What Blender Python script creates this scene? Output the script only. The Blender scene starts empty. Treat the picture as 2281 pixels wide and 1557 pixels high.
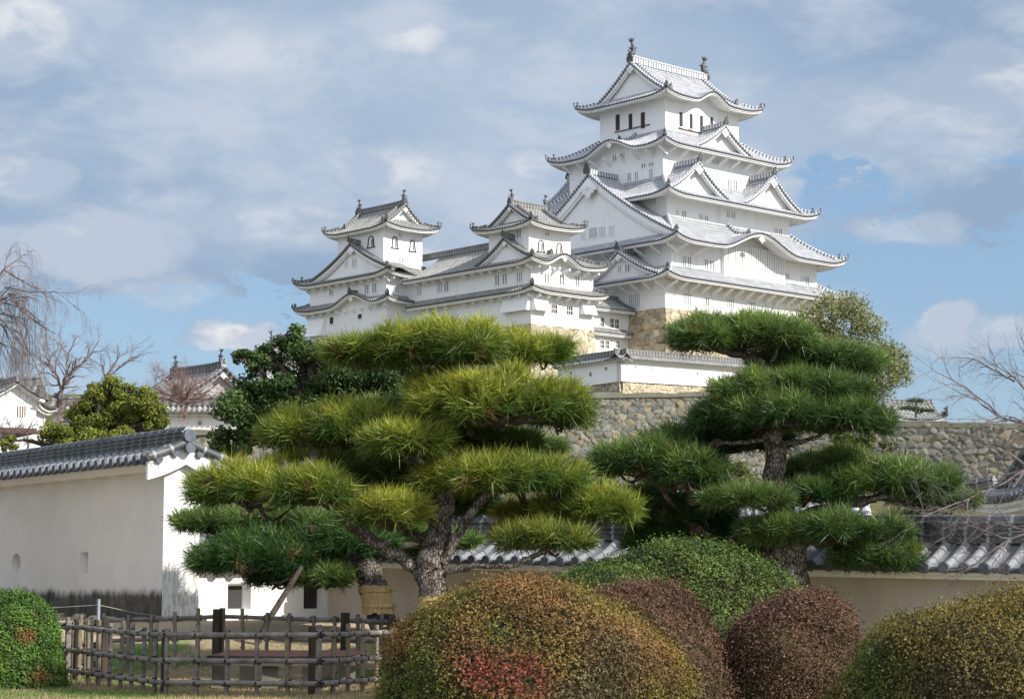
import bpy, math, random
import numpy as np
from mathutils import Vector, Matrix, kdtree, noise as mnoise
R = math.radians
rng = np.random.default_rng(7); random.seed(7)
S = bpy.context.scene
# ---------------------------------------------------------------- camera
FPX, CX, CY, EYE = 4450., 1140.5, 778.5, 1.6
PITCH = math.atan(512 / FPX)
cam = bpy.data.cameras.new('camera'); camo = bpy.data.objects.new('camera', cam)
S.collection.objects.link(camo); S.camera = camo
camo.location = (0, 0, EYE); camo.rotation_euler = (math.pi / 2 + PITCH, 0, 0)
cam.sensor_width = 36; cam.lens = FPX / 2281 * 36; cam.clip_end = 3000; cam.clip_start = .5
S.view_settings.view_transform = 'Standard'; S.view_settings.look = 'None'
S.view_settings.gamma = 1; S.view_settings.exposure = 0.35
S.cycles.max_bounces = 6; S.cycles.diffuse_bounces = 4; S.cycles.transparent_max_bounces = 4
# ---------------------------------------------------------------- sun and sky
SUN_AZ, SUN_EL = 118., 33.     # azimuth clockwise from +Y
sl = bpy.data.lights.new('sun', 'SUN'); so = bpy.data.objects.new('sun', sl); S.collection.objects.link(so)
sl.energy = 5.0; sl.angle = R(.5); sl.color = (1, .955, .88)
sd = Vector((math.sin(R(SUN_AZ)) * math.cos(R(SUN_EL)), math.cos(R(SUN_AZ)) * math.cos(R(SUN_EL)), math.sin(R(SUN_EL))))
so.rotation_euler = sd.to_track_quat('Z', 'Y').to_euler()
W = bpy.data.worlds.new('World'); S.world = W; W.use_nodes = True
class NT:
    """tiny helper for wiring shader nodes"""
    def __init__(s, t): s.t = t; s.n = t.nodes; s.l = t.links
    def new(s, ty, **k):
        n = s.n.new(ty)
        for a, b in k.items(): setattr(n, a, b)
        return n
    def put(s, sock, v):
        if isinstance(v, bpy.types.NodeSocket): s.l.new(v, sock)
        elif v is not None:
            if sock.type == 'RGBA' and len(v) == 3: v = (*v, 1)
            sock.default_value = v
    def math(s, op, a, b=None, c=None, clamp=False):
        n = s.new('ShaderNodeMath', operation=op, use_clamp=clamp)
        for i, v in enumerate((a, b, c)):
            if v is not None: s.put(n.inputs[i], v)
        return n.outputs[0]
    def vm(s, op, a, b=None, out=0):
        n = s.new('ShaderNodeVectorMath', operation=op); s.put(n.inputs[0], a)
        if b is not None: s.put(n.inputs[1], b)
        return n.outputs[out]
    def mix(s, f, a, b):
        n = s.new('ShaderNodeMix', data_type='RGBA'); s.put(n.inputs[0], f); s.put(n.inputs[6], a); s.put(n.inputs[7], b)
        return n.outputs[2]
    def noise(s, vec, scale, detail=4, rough=.55, out=0, dist=0):
        n = s.new('ShaderNodeTexNoise'); s.put(n.inputs['Vector'], vec); n.inputs['Scale'].default_value = scale
        n.inputs['Detail'].default_value = detail; n.inputs['Roughness'].default_value = rough; n.inputs['Distortion'].default_value = dist
        return n.outputs[out]
    def mr(s, v, a, b, c=0., d=1., smooth=True):
        n = s.new('ShaderNodeMapRange', interpolation_type='SMOOTHSTEP' if smooth else 'LINEAR')
        s.put(n.inputs[0], v)
        for i, q in enumerate((a, b, c, d)): n.inputs[i + 1].default_value = q
        return n.outputs[0]
def world():
    t = NT(W.node_tree); t.n.clear()
    out = t.new('ShaderNodeOutputWorld')
    sky = t.new('ShaderNodeTexSky', sky_type='NISHITA', sun_disc=False)
    sky.sun_elevation = R(SUN_EL); sky.sun_rotation = R(SUN_AZ); sky.air_density = 1.0; sky.dust_density = .6
    b1 = t.new('ShaderNodeBackground'); t.put(b1.inputs[0], t.mix(.5, sky.outputs[0], (2.8, 4.7, 7.3))); b1.inputs[1].default_value = .088
    d = t.new('ShaderNodeTexCoord').outputs['Generated']
    sx = t.new('ShaderNodeSeparateXYZ'); t.put(sx.inputs[0], d); x, y, z = sx.outputs
    dz = t.vm('MULTIPLY', d, (1, 1, 2.1))
    n1 = t.noise(dz, 6., 8, .5, dist=.2); n2 = t.noise(t.vm('ADD', dz, (3.1, 1, 2)), 15, 8, .58, dist=.2); n3 = t.noise(dz, 3, 3, .5); n4 = t.noise(dz, 42, 6, .6)
    def dirv(px, py):
        c, s_ = math.cos(PITCH), math.sin(PITCH); a = (px - CX) / FPX; b = (CY - py) / FPX
        return Vector((a, c - b * s_, s_ + b * c)).normalized()
    def blob(px, py, rx, ry, soft=0.9):
        c = dirv(px, py); e = t.vm('SUBTRACT', d, tuple(c)); e = t.vm('MULTIPLY', e, (FPX / rx, 0, FPX / ry))
        L = t.vm('LENGTH', e, out=1); L = t.math('ADD', L, t.math('MULTIPLY', t.math('SUBTRACT', n2, .5), 3.6)); L = t.math('ADD', L, t.math('MULTIPLY', t.math('SUBTRACT', n4, .5), 1.2))
        return t.mr(L, 1.15, .5)
    # grey cloud deck: dense overhead, broken towards the horizon
    el = t.mr(z, .07, .3, -.13, .15, False)
    deck = t.math('ADD', n1, el)
    for (px, py, rx, ry, k) in [(420, 250, 900, 350, .42), (1250, 60, 900, 230, .30), (1500, 480, 500, 230, .10), (2150, 160, 420, 330, .34), (250, 500, 430, 150, .2), (900, 560, 300, 160, .2), (2180, 430, 130, 130, .22),
                                (1880, 390, 150, 90, -.28), (300, 760, 520, 90, -.12), (2100, 650, 330, 90, -.14), (1950, 600, 200, 70, -.1), (120, 480, 110, 60, -.1), (1080, 330, 260, 120, .1)]:
        deck = t.math('ADD', deck, t.math('MULTIPLY', blob(px, py, rx, ry), k))
    back = t.mr(y, .1, -.3, 0, 1)
    deck = t.math('ADD', deck, t.math('MULTIPLY', back, .12))
    deck = t.math('ADD', deck, t.math('MULTIPLY', t.math('SUBTRACT', n2, .5), .28)); deck = t.math('ADD', deck, t.math('MULTIPLY', t.math('SUBTRACT', n4, .5), .03))
    m = t.mr(deck, .42, .60)
    grey = t.mix(t.mr(n3, .38, .62), (.295, .40, .56), (.41, .51, .65))
    grey = t.mix(t.mr(t.math('ADD', n2, t.math('MULTIPLY', n1, .6)), .72, 1.02), grey, (.54, .605, .705))
    pf = None
    for (px, py, rx, ry, k) in [(220, 555, 150, 70, .85), (330, 540, 90, 45, .6), (520, 745, 85, 40, 1.), (470, 765, 60, 25, .8), (2100, 715, 60, 45, .9), (2130, 760, 110, 45, .7), (2030, 520, 120, 45, .55), (930, 80, 110, 60, .6), (50, 50, 120, 90, .7),
                                (880, 385, 190, 60, .5), (40, 400, 90, 50, .6), (640, 500, 190, 50, .5), (2240, 740, 70, 40, .8), (40, 560, 90, 50, .6), (380, 660, 120, 45, .5), (2200, 210, 180, 120, .45), (1180, 370, 70, 40, .5), (1010, 560, 90, 60, .4), (560,120,260,90,.3),(1900,250,260,70,.3)]:
        b = t.math('MULTIPLY', blob(px, py, rx, ry), k)
        pf = b if pf is None else t.math('MAXIMUM', pf, b)
    col = t.mix(pf, grey, t.mix(t.mr(n2, .42, .60), (.52, .58, .68), (.92, .90, .89)))
    # added bright cloud, unseen behind the camera, to fill the shaded castle faces
    col = t.mix(back, col, t.mix(t.mr(n1, .4, .62), (.60, .68, .84), (1.4, 1.44, 1.55)))
    mm = t.math('MAXIMUM', t.math('MULTIPLY', m, .93), pf)
    b2 = t.new('ShaderNodeBackground'); t.put(b2.inputs[0], col); b2.inputs[1].default_value = .82
    ms = t.new('ShaderNodeMixShader'); t.put(ms.inputs[0], mm); t.l.new(b1.outputs[0], ms.inputs[1]); t.l.new(b2.outputs[0], ms.inputs[2])
    t.l.new(ms.outputs[0], out.inputs[0])
world()
# ---------------------------------------------------------------- measuring helpers (photo survey -> metres)
def zat(Y, py): return EYE + Y * math.tan(PITCH + math.atan((CY - py) / FPX))
def at(px, py, Y):
    Z = zat(Y, py); return np.array([(px - CX) / FPX * (Y * math.cos(PITCH) + (Z - EYE) * math.sin(PITCH)), Y, Z])
# ---------------------------------------------------------------- mesh buffer
class MB:
    def __init__(s): s.V = []; s.P = []; s.UV = []; s.C = []; s.n = 0
    def add(s, v, f, uv=None, c=None):
        v = np.asarray(v, float).reshape(-1, 3); f = np.asarray(f, int)
        s.V.append(v); s.P.append(f + s.n)
        s.UV.append(np.zeros((len(v), 2)) if uv is None else np.asarray(uv, float))
        if c is None: c = np.ones((len(v), 3))
        else: c = np.broadcast_to(np.asarray(c, float), (len(v), 3))
        s.C.append(c); s.n += len(v); return s
    def grid(s, G, uv=None, c=None):
        a, b = G.shape[:2]; i = np.arange(a * b).reshape(a, b)
        f = np.stack([i[:-1, :-1], i[1:, :-1], i[1:, 1:], i[:-1, 1:]], -1).reshape(-1, 4)
        return s.add(G.reshape(-1, 3), f, None if uv is None else uv.reshape(-1, 2), None if c is None else c.reshape(-1, 3))
    def box(s, lo, hi, c=None):
        x0, y0, z0 = lo; x1, y1, z1 = hi
        v = [(x0, y0, z0), (x1, y0, z0), (x1, y1, z0), (x0, y1, z0), (x0, y0, z1), (x1, y0, z1), (x1, y1, z1), (x0, y1, z1)]
        uv = [(x + y, z) for x, y, z in v]
        return s.add(v, [(0, 3, 2, 1), (4, 5, 6, 7), (0, 1, 5, 4), (1, 2, 6, 5), (2, 3, 7, 6), (3, 0, 4, 7)], uv, c)
    def obox(s, o, ex, ey, ez, c=None):
        """box from corner o with edge vectors ex, ey, ez"""
        o, ex, ey, ez = map(lambda q: np.asarray(q, float), (o, ex, ey, ez))
        v = [o, o + ex, o + ex + ey, o + ey, o + ez, o + ex + ez, o + ex + ey + ez, o + ey + ez]
        return s.add(v, [(0, 3, 2, 1), (4, 5, 6, 7), (0, 1, 5, 4), (1, 2, 6, 5), (2, 3, 7, 6), (3, 0, 4, 7)], None, c)
    def tube(s, pts, rad, n=8, c=None, jit=0., cap=True, up=None):
        pts = np.asarray(pts, float); m = len(pts); rad = np.broadcast_to(np.asarray(rad, float), (m,))
        T = np.gradient(pts, axis=0); T /= np.linalg.norm(T, axis=1)[:, None] + 1e-9
        a = np.array([0, 0, 1.]) if abs(T[0][2]) < .9 else np.array([1., 0, 0])
        N = np.zeros_like(pts); x = np.cross(T[0], a); x /= np.linalg.norm(x)
        for i in range(m):
            x = x - T[i] * x.dot(T[i]); x /= np.linalg.norm(x) + 1e-9; N[i] = x
        B = np.cross(T, N); th = np.arange(n) / n * 2 * np.pi
        rr = rad[:, None] * (1 + (rng.normal(0, jit, (m, n)) if jit else 0))
        G = pts[:, None] + rr[..., None] * (np.cos(th)[None, :, None] * N[:, None] + np.sin(th)[None, :, None] * B[:, None])
        i = np.arange(m * n).reshape(m, n); j = np.roll(i, -1, 1)
        f = np.stack([i[:-1], j[:-1], j[1:], i[1:]], -1).reshape(-1, 4)
        L = np.concatenate([[0], np.cumsum(np.linalg.norm(np.diff(pts, axis=0), axis=1))])
        uv = np.stack([np.broadcast_to(th / 6.2832, (m, n)), np.broadcast_to(L[:, None], (m, n))], -1)
        s.add(G.reshape(-1, 3), f, uv.reshape(-1, 2), c)
        if cap:
            for k, e in ((0, pts[0]), (m - 1, pts[-1])):
                v = np.vstack([G[k], e]); q = [(a_, (a_ + 1) % n, n) for a_ in range(n)]
                s.add(v, q, None, c)
        return s
    def build(s, name, mat, parent=None, smooth=False, org=None, world=False):
        if not s.V: s.V = [np.zeros((0, 3))]; s.UV = [np.zeros((0, 2))]; s.C = [np.zeros((0, 3))]
        V = np.vstack(s.V)
        o_ = np.array(parent['org']) if (org is None and parent is not None and 'org' in parent) else (np.zeros(3) if org is None else np.array(org))
        if parent is not None and 'rot' in parent and world: pass
        V = V - o_
        me = bpy.data.meshes.new(name); me.vertices.add(len(V)); me.vertices.foreach_set('co', V.astype(np.float32).ravel())
        li = np.concatenate([p.ravel() for p in s.P]); tot = np.concatenate([np.full(len(p), p.shape[1]) for p in s.P])
        st = np.concatenate([[0], np.cumsum(tot)[:-1]])
        me.loops.add(len(li)); me.loops.foreach_set('vertex_index', li.astype(np.int32))
        me.polygons.add(len(tot)); me.polygons.foreach_set('loop_start', st.astype(np.int32))
        try: me.polygons.foreach_set('loop_total', tot.astype(np.int32))
        except Exception: pass
        me.polygons.foreach_set('use_smooth', np.full(len(tot), bool(smooth)))
        uv = np.vstack(s.UV); ul = me.uv_layers.new(name='UVMap'); ul.data.foreach_set('uv', uv[li].astype(np.float32).ravel())
        C = np.vstack(s.C); ca = me.attributes.new('tint', 'FLOAT_COLOR', 'POINT')
        ca.data.foreach_set('color', np.hstack([C, np.ones((len(C), 1))]).astype(np.float32).ravel())
        me.update(); me.validate()
        me.materials.append(mat)
        o = bpy.data.objects.new(name, me); S.collection.objects.link(o)
        if parent is not None: o.parent = parent
        if o_.any(): o['org'] = [float(q) for q in o_]
        if org is not None and parent is None: o.location = org
        return o
def tag(o, label=None, cat=None, group=None, kind=None):
    if label: o['label'] = label
    if cat: o['category'] = cat
    if group: o['group'] = group
    if kind: o['kind'] = kind
    return o
def thing(name, label, cat, org=(0, 0, 0), rotz=0, group=None, loc=None):
    """Empty at the thing's base; geometry of its parts is written in the builder frame and shifted by org"""
    o = bpy.data.objects.new(name, None); S.collection.objects.link(o); o.empty_display_size = .3
    o.location = org if loc is None else loc; o.rotation_euler = (0, 0, rotz); o['org'] = [float(q) for q in org]
    return tag(o, label, cat, group)
# ---------------------------------------------------------------- materials
def mat(name, fn, rough=.8, spec=.3):
    m = bpy.data.materials.new(name); m.use_nodes = True; t = NT(m.node_tree)
    b = t.n['Principled BSDF']; b.inputs['Roughness'].default_value = rough; b.inputs['Specular IOR Level'].default_value = spec
    fn(t, b); return m
def obj_co(t): return t.new('ShaderNodeTexCoord').outputs['Object']
def tintnode(t):
    n = t.new('ShaderNodeAttribute', attribute_name='tint'); return n.outputs['Color']
def bump(t, b, h, strength=.3, dist=.02):
    n = t.new('ShaderNodeBump'); n.inputs['Strength'].default_value = strength; n.inputs['Distance'].default_value = dist
    t.put(n.inputs['Height'], h); t.l.new(n.outputs[0], b.inputs['Normal'])
def simple(name, col, rough=.8, var=.12, scale=3., spec=.3, bs=0., stretch=(1, 1, 1)):
    def fn(t, b):
        co = t.vm('MULTIPLY', obj_co(t), stretch); n = t.noise(co, scale, 6, .6)
        dk = tuple(c * (1 - var) for c in col); lt = tuple(min(1, c * (1 + var)) for c in col)
        t.put(b.inputs['Base Color'], t.mix(t.mr(n, .3, .7), dk, lt))
        if bs: bump(t, b, t.noise(co, scale * 4, 5, .6), bs, .02)
    return mat(name, fn, rough, spec)
def plaster(name, col, stain, sc=.5, amt=.25):
    def fn(t, b):
        co = obj_co(t); n = t.noise(co, sc, 6, .6); st = t.noise(t.vm('MULTIPLY', co, (1, 1, .12)), sc * 3, 5, .6)
        f = t.math('MULTIPLY', t.mr(st, .48, .75), t.mr(n, .35, .65))
        t.put(b.inputs['Base Color'], t.mix(t.math('MULTIPLY', f, amt), col, stain))
        bump(t, b, t.noise(co, sc * 20, 4), .08, .02)
    return mat(name, fn, .75, .2)
M = {}
M['plaster'] = plaster('white_lime_plaster', (.83, .83, .83), (.62, .62, .60), .35, .6)
M['plaster_shaded'] = plaster('shade_greyed_plaster', (.40, .40, .40), (.28, .27, .25), .5, .5)  # white plaster with the turned-away gable's shade put into its grey
M['plaster_tan'] = plaster('tan_plaster', (.56, .50, .42), (.38, .33, .27), .5, .5)  # tan tone for the long segment of the low wall
M['plaster_old'] = plaster('weathered_lime_plaster', (.80, .79, .77), (.45, .43, .38), .5, .4)
def tile_fn(roll, pan, joint, jw, jf, dots=None):
    def fn(t, b):
        uv = t.new('ShaderNodeUVMap', uv_map='UVMap').outputs[0]; s = t.new('ShaderNodeSeparateXYZ'); t.put(s.inputs[0], uv)
        u, v = s.outputs[0], s.outputs[1]
        fu = t.math('FRACT', u); du = t.math('ABSOLUTE', t.math('SUBTRACT', fu, .5))
        isroll = t.mr(du, .30, .22)
        fv = t.math('FRACT', t.math('MULTIPLY', v, jf)); dv = t.math('ABSOLUTE', t.math('SUBTRACT', fv, .5))
        j = t.mr(dv, .5 - jw - .06, .5 - jw + .02)
        n = t.noise(obj_co(t), 1.3, 7, .65); n = t.mr(n, .3, .7)
        cell = t.new('ShaderNodeTexWhiteNoise', noise_dimensions='2D')
        fl = t.vm('FLOOR', t.vm('MULTIPLY', uv, (1, jf, 0))); t.put(cell.inputs[0], fl)
        base = t.mix(isroll, pan, roll); base = t.mix(j, base, joint)
        w = t.math('ADD', .72, t.math('MULTIPLY', n, .35)); w = t.math('ADD', w, t.math('MULTIPLY', cell.outputs[0], .22))
        base = t.vm('SCALE', base, None); base.node.inputs[3].default_value = 1; t.put(base.node.inputs[3], w)
        t.put(b.inputs['Base Color'], base)
        bump(t, b, t.math('ADD', j, t.math('MULTIPLY', n, .3)), .3, .03)
    return fn
M['tile_white'] = mat('plastered_white_roof_tile', tile_fn((.40, .41, .43), (.06, .072, .10), (.46, .46, .47), .11, 1.6), .6)
M['tile_grey'] = mat('weathered_grey_roof_tile', tile_fn((.25, .25, .235), (.13, .13, .13), (.40, .39, .37), .08, 2.2), .6)
M['tile_blue'] = mat('smoked_grey_wall_tile', tile_fn((.26, .26, .265), (.09, .09, .095), (.055, .058, .065), .035, 3.2), .38, .5)
M['tile_silver'] = mat('silver_grey_gate_tile', tile_fn((.25, .255, .27), (.14, .145, .15), (.3, .3, .3), .05, 3.), .45, .5)
M['cap'] = simple('dark_tile_end', (.10, .11, .135), .6, .3, 6)
M['cap_grey'] = simple('grey_tile_end', (.12, .12, .12), .6, .3, 6)
def ridge_fn(top, side, k, duty=(.2, .28)):
    def fn(t, b):
        uv = t.new('ShaderNodeUVMap', uv_map='UVMap').outputs[0]; s = t.new('ShaderNodeSeparateXYZ'); t.put(s.inputs[0], uv)
        fv = t.math('FRACT', t.math('MULTIPLY', s.outputs[1], k)); f = t.mr(t.math('ABSOLUTE', t.math('SUBTRACT', fv, .5)), *duty)
        n = t.mr(t.noise(obj_co(t), 2, 5), .3, .7)
        c = t.mix(f, side, top); c = t.mix(t.math('MULTIPLY', n, .3), c, (.3, .3, .3)); t.put(b.inputs['Base Color'], c)
    return fn
M['ridge_white'] = mat('plastered_ridge_tile', ridge_fn((.72, .72, .72), (.17, .19, .23), 2.2), .6)
M['ridge_grey'] = mat('weathered_ridge_tile', ridge_fn((.22, .22, .21), (.09, .09, .095), 2.2), .6)
M['ridge_far'] = mat('plain_ridge_tile', ridge_fn((.19, .19, .19), (.10, .10, .11), 1.), .6)
M['orn'] = simple('dark_ornament_tile', (.085, .085, .09), .6, .3, 4)
M['opening'] = simple('dark_window_opening', (.045, .04, .04), .7)
M['opening_soft'] = simple('recess_shade_panel', (.22, .225, .24), .8)  # flat window panels, the recess's shade put into their grey
M['ridge_dark'] = mat('dark_layered_ridge_tile', ridge_fn((.30, .31, .32), (.05, .053, .06), 2.5, (.41, .45)), .45, .4)
M['timber'] = simple('dark_reddish_timber', (.09, .045, .035), .7, .2)
def stone_fn(sc):
    def fn(t, b):
        c = tintnode(t); co = obj_co(t); n = t.noise(co, sc, 8, .65); n2 = t.noise(co, sc * .35, 4, .5)
        w = t.math('ADD', .62, t.math('MULTIPLY', n, .75))
        sc_ = t.new('ShaderNodeVectorMath', operation='SCALE'); t.put(sc_.inputs[0], c); t.put(sc_.inputs[3], w)
        t.put(b.inputs['Base Color'], t.mix(t.mr(n2, .5, .75, 0, .35), sc_.outputs[0], (.33, .33, .27)))
        bump(t, b, n, .6, .06)
    return fn
M['stone'] = mat('fitted_stone', stone_fn(2.), .9)
def bark_fn(t, b):
    co = obj_co(t); v = t.new('ShaderNodeTexVoronoi', feature='DISTANCE_TO_EDGE'); t.put(v.inputs['Vector'], t.vm('MULTIPLY', co, (1.0, 1.0, .42))); v.inputs['Scale'].default_value = 21
    n = t.noise(co, 7, 6, .6); e = t.mr(t.math('ADD', v.outputs[0], t.math('MULTIPLY', t.math('SUBTRACT', n, .5), .35)), -.05, .16)
    c = t.mix(e, (.07, .055, .048), t.mix(t.mr(n, .35, .65), (.13, .11, .095), (.27, .245, .215))); t.put(b.inputs['Base Color'], c)
    bump(t, b, e, .9, .05)
M['bark'] = mat('plated_pine_bark', bark_fn, .95, .1)
M['bark_dark'] = simple('dark_branch_bark', (.075, .06, .052), .95, .35, 9, .1, .4)
M['bark_twig'] = simple('grey_purple_twig_bark', (.17, .145, .145), .9, .25, 5, .2)
M['bark_far'] = simple('bare_twig_bark', (.19, .15, .145), .9, .2, 3, .2)
def leaf_fn(transl, var=.25):
    def fn(t, b):
        c = tintnode(t); t.put(b.inputs['Base Color'], c)
        o = [n for n in t.n if n.type == 'OUTPUT_MATERIAL'][0]
        tr = t.new('ShaderNodeBsdfTranslucent'); t.put(tr.inputs[0], t.vm('MULTIPLY', c, (1.3, 1.35, .7)))
        ms = t.new('ShaderNodeMixShader'); ms.inputs[0].default_value = transl
        t.l.new(b.outputs[0], ms.inputs[1]); t.l.new(tr.outputs[0], ms.inputs[2]); t.l.new(ms.outputs[0], o.inputs[0])
    return fn
M['needle'] = mat('pine_needles', leaf_fn(.25), .45, .4)
M['leaf'] = mat('shrub_leaves', leaf_fn(.15), .6, .3)
M['leaf_far'] = mat('tree_leaves', leaf_fn(.2), .7, .2)
# ---------------------------------------------------------------- roof builders (castle frame: x = along the sunlit front, y = along the shaded side)
def cur(x, k=.62): return k * x + (1 - k) * x * x
class Face:
    def __init__(s, rc, A, B, side):
        cx, cy = rc; s.side = side
        s.o, s.s, s.n, s.L = {'front': ((cx - A, cy - B), (1, 0), (0, 1), 2 * A), 'right': ((cx + A, cy - B), (0, 1), (-1, 0), 2 * B),
                              'back': ((cx + A, cy + B), (-1, 0), (0, -1), 2 * A), 'left': ((cx - A, cy + B), (0, -1), (1, 0), 2 * B)}[side]
        s.o, s.s, s.n = map(np.array, (s.o, s.s, s.n)); s.slope = 0.
    def pt(s, a, d, z):
        a, d, z = np.broadcast_arrays(a, d, z)
        return np.stack([s.o[0] + s.s[0] * a + s.n[0] * d, s.o[1] + s.s[1] * a + s.n[1] * d, z], -1)
class RoofBuf:
    def __init__(s): s.tile = MB(); s.cap = MB(); s.white = MB(); s.ridges = []; s.orns = []; s.verges = []; s.pends = []
    @property
    def orn(s): m = MB(); s.orns.append(m); return m
    def newridge(s): m = MB(); s.ridges.append(m); return m
def raw_face(o, s_, n, L, slope=0.):
    F = Face.__new__(Face); F.o, F.s, F.n, F.L, F.slope, F.side = np.array(o, float), np.array(s_, float), np.array(n, float), L, slope, 'raw'
    return F
def roll_cols(s0, s1, p, off=0.):
    ph = np.array([0, .2, .34, .5, .66, .8]); hh = np.array([0, 0, .8, 1, .8, 0])
    k = np.arange(math.floor(s0 / p) - 1, math.ceil(s1 / p) + 2)
    u = (k[:, None] + ph).ravel(); h = np.tile(hh, len(k)); s = u * p
    m = (s > s0 + 1e-3) & (s < s1 - 1e-3)
    return np.concatenate([[s0], s[m], [s1]]), np.concatenate([[0], h[m], [0]]), np.concatenate([[s0 / p], u[m], [s1 / p]])
def disc(mb, c, nrm, r, th=.08, n=8):
    c = np.asarray(c, float); nrm = np.asarray(nrm, float); nrm = nrm / np.linalg.norm(nrm)
    mb.tube([c - nrm * th, c + nrm * .02], r, n)
def roof_side(rb, F, zE, rise, D, hipL, hipR, up, ov, p, rh, bumps=(), stop=None, B=None, soff=True, jag=(None, None), cap_r=.11, rows=9, fascia=.34, ovL=None, ovR=None, ribs=.45, lip=.05):
    """one side of a hipped roof. D depth of the height curve; hipL/hipR: offset along the eave over which the hip runs (None: straight end)
    stop: depth where the side ends (gable skirts); jag: beyond this distance from a corner the side runs to full D (hip-and-gable long sides)"""
    stop = D if stop is None else stop
    def dmax(a):
        r = np.full_like(a, stop)
        if hipL: r = np.where(a < hipL, np.minimum(r, a / hipL * (stop if jag[0] is None else jag[0])), r)
        if hipR: b = F.L - a; r = np.where(b < hipR, np.minimum(r, b / hipR * (stop if jag[1] is None else jag[1])), r)
        return r
    def lift(a, x):
        r = np.zeros(np.broadcast(a, x).shape)
        LC = 3.4
        if hipL: r = r + up * np.clip(1 - a / LC, 0, 1) ** 2 * np.clip(1 - x * D / LC, 0, 1)
        if hipR: r = r + up * np.clip(1 - (F.L - a) / LC, 0, 1) ** 2 * np.clip(1 - x * D / LC, 0, 1)
        return r
    def Z(a, d):
        x = d / D; z = zE + F.slope * a + rise * cur(x) + lift(a, x)
        for (sc, w, h) in bumps:
            r = np.clip(abs(a - sc) / w, 0, 1); bell = .5 * (1 + np.cos(np.pi * r ** .92))
            zk = zE + h * bell - .25 * r ** 4 + .03 * d; k = .25
            e = zk - z; z = np.where(r < 1, z + .5 * (e + np.sqrt(e * e + k * k)) - .5 * k * .25 * (r < 1), z)
        return z
    segs = [0, F.L]
    if jag[0] is not None and hipL: segs.append(hipL)
    if jag[1] is not None and hipR: segs.append(F.L - hipR)
    segs = sorted(segs)
    for a0, a1 in zip(segs[:-1], segs[1:]):
        a, h, u = roll_cols(a0, a1, p)
        am = np.clip(a, a0 + 1e-4, a1 - 1e-4); dm = dmax(am)
        t = np.linspace(0, 1, rows + 1)
        d = dm[:, None] * t; z = Z(a[:, None], d) + h[:, None] * rh
        G = F.pt(a[:, None], d, z); uv = np.stack([np.broadcast_to(u[:, None], d.shape), d], -1)
        rb.tile.grid(G, uv)
    # round tile ends along the eave
    for k in np.arange(0.5, F.L / p, 1):
        if F.L - k * p < .02: continue
        a = k * p; z = float(Z(np.array(a), np.array(0.)))
        disc(rb.cap, F.pt(a, -.02, z + .02), (-F.n[0], -F.n[1], 0), cap_r, .05, 7)
    if not soff: return Z
    # fascia, soffit with plastered rafters
    a = np.linspace(.0, F.L, max(int(F.L / .5), 4) + 1)
    aa = np.clip(a, .12 if hipL else 0, F.L - (.12 if hipR else 0))
    z0 = Z(a, np.zeros_like(a))
    rb.white.grid(np.stack([F.pt(aa, .1, z0 - lip - .005), F.pt(aa, .1, z0 - fascia * .5 - lip * .3)], 1))
    rb.cap.grid(np.stack([F.pt(aa, .03, z0 + .03), F.pt(aa, .03, z0 - lip), F.pt(aa, .16, z0 - lip - .01)], 1))
    aa2 = np.clip(a, .22 if hipL else 0, F.L - (.22 if hipR else 0))
    rb.white.grid(np.stack([F.pt(aa, .1, z0 - fascia * .5 - lip * .3), F.pt(aa2, .24, z0 - fascia * .5 - lip * .3), F.pt(aa2, .24, z0 - fascia)], 1))
    pr = ribs; ks = np.arange(0, F.L / pr)
    ca = (ks[:, None] * pr + np.array([0, .02, .5, .52]) * pr).ravel(); hz = np.tile([0, -.13, -.13, 0], len(ks)); m = ca < F.L; ca = ca[m]; hz = hz[m]
    lo = .24 if hipL else 0
    oL = ovL or ov; oR = ovR or ov
    dd = np.full_like(ca, ov + .05)
    if hipL: dd = np.where(ca < oL, np.maximum(ca / oL * ov, .24), dd)
    if hipR: dd = np.where(F.L - ca < oR, np.maximum((F.L - ca) / oR * ov, .24), dd)
    tt = np.linspace(0, 1, 4); d = .24 + (dd - .24)[:, None] * tt
    z = Z(ca, np.zeros_like(ca))[:, None] - fascia + .13 + d * .16 + hz[:, None]
    rb.white.grid(F.pt(ca[:, None], d, z))
    for (sc, w, h) in bumps:
        a = np.linspace(max(sc - w * 1.1, ov), min(sc + w * 1.1, F.L - ov), 30); zt = Z(a, np.zeros_like(a)) - fascia + .13 + ov * .16
        rb.white.grid(np.stack([F.pt(a, ov + .012, zt + .05), F.pt(a, ov + .012, np.full_like(a, zE - fascia - .5))], 1))
    return Z
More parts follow.
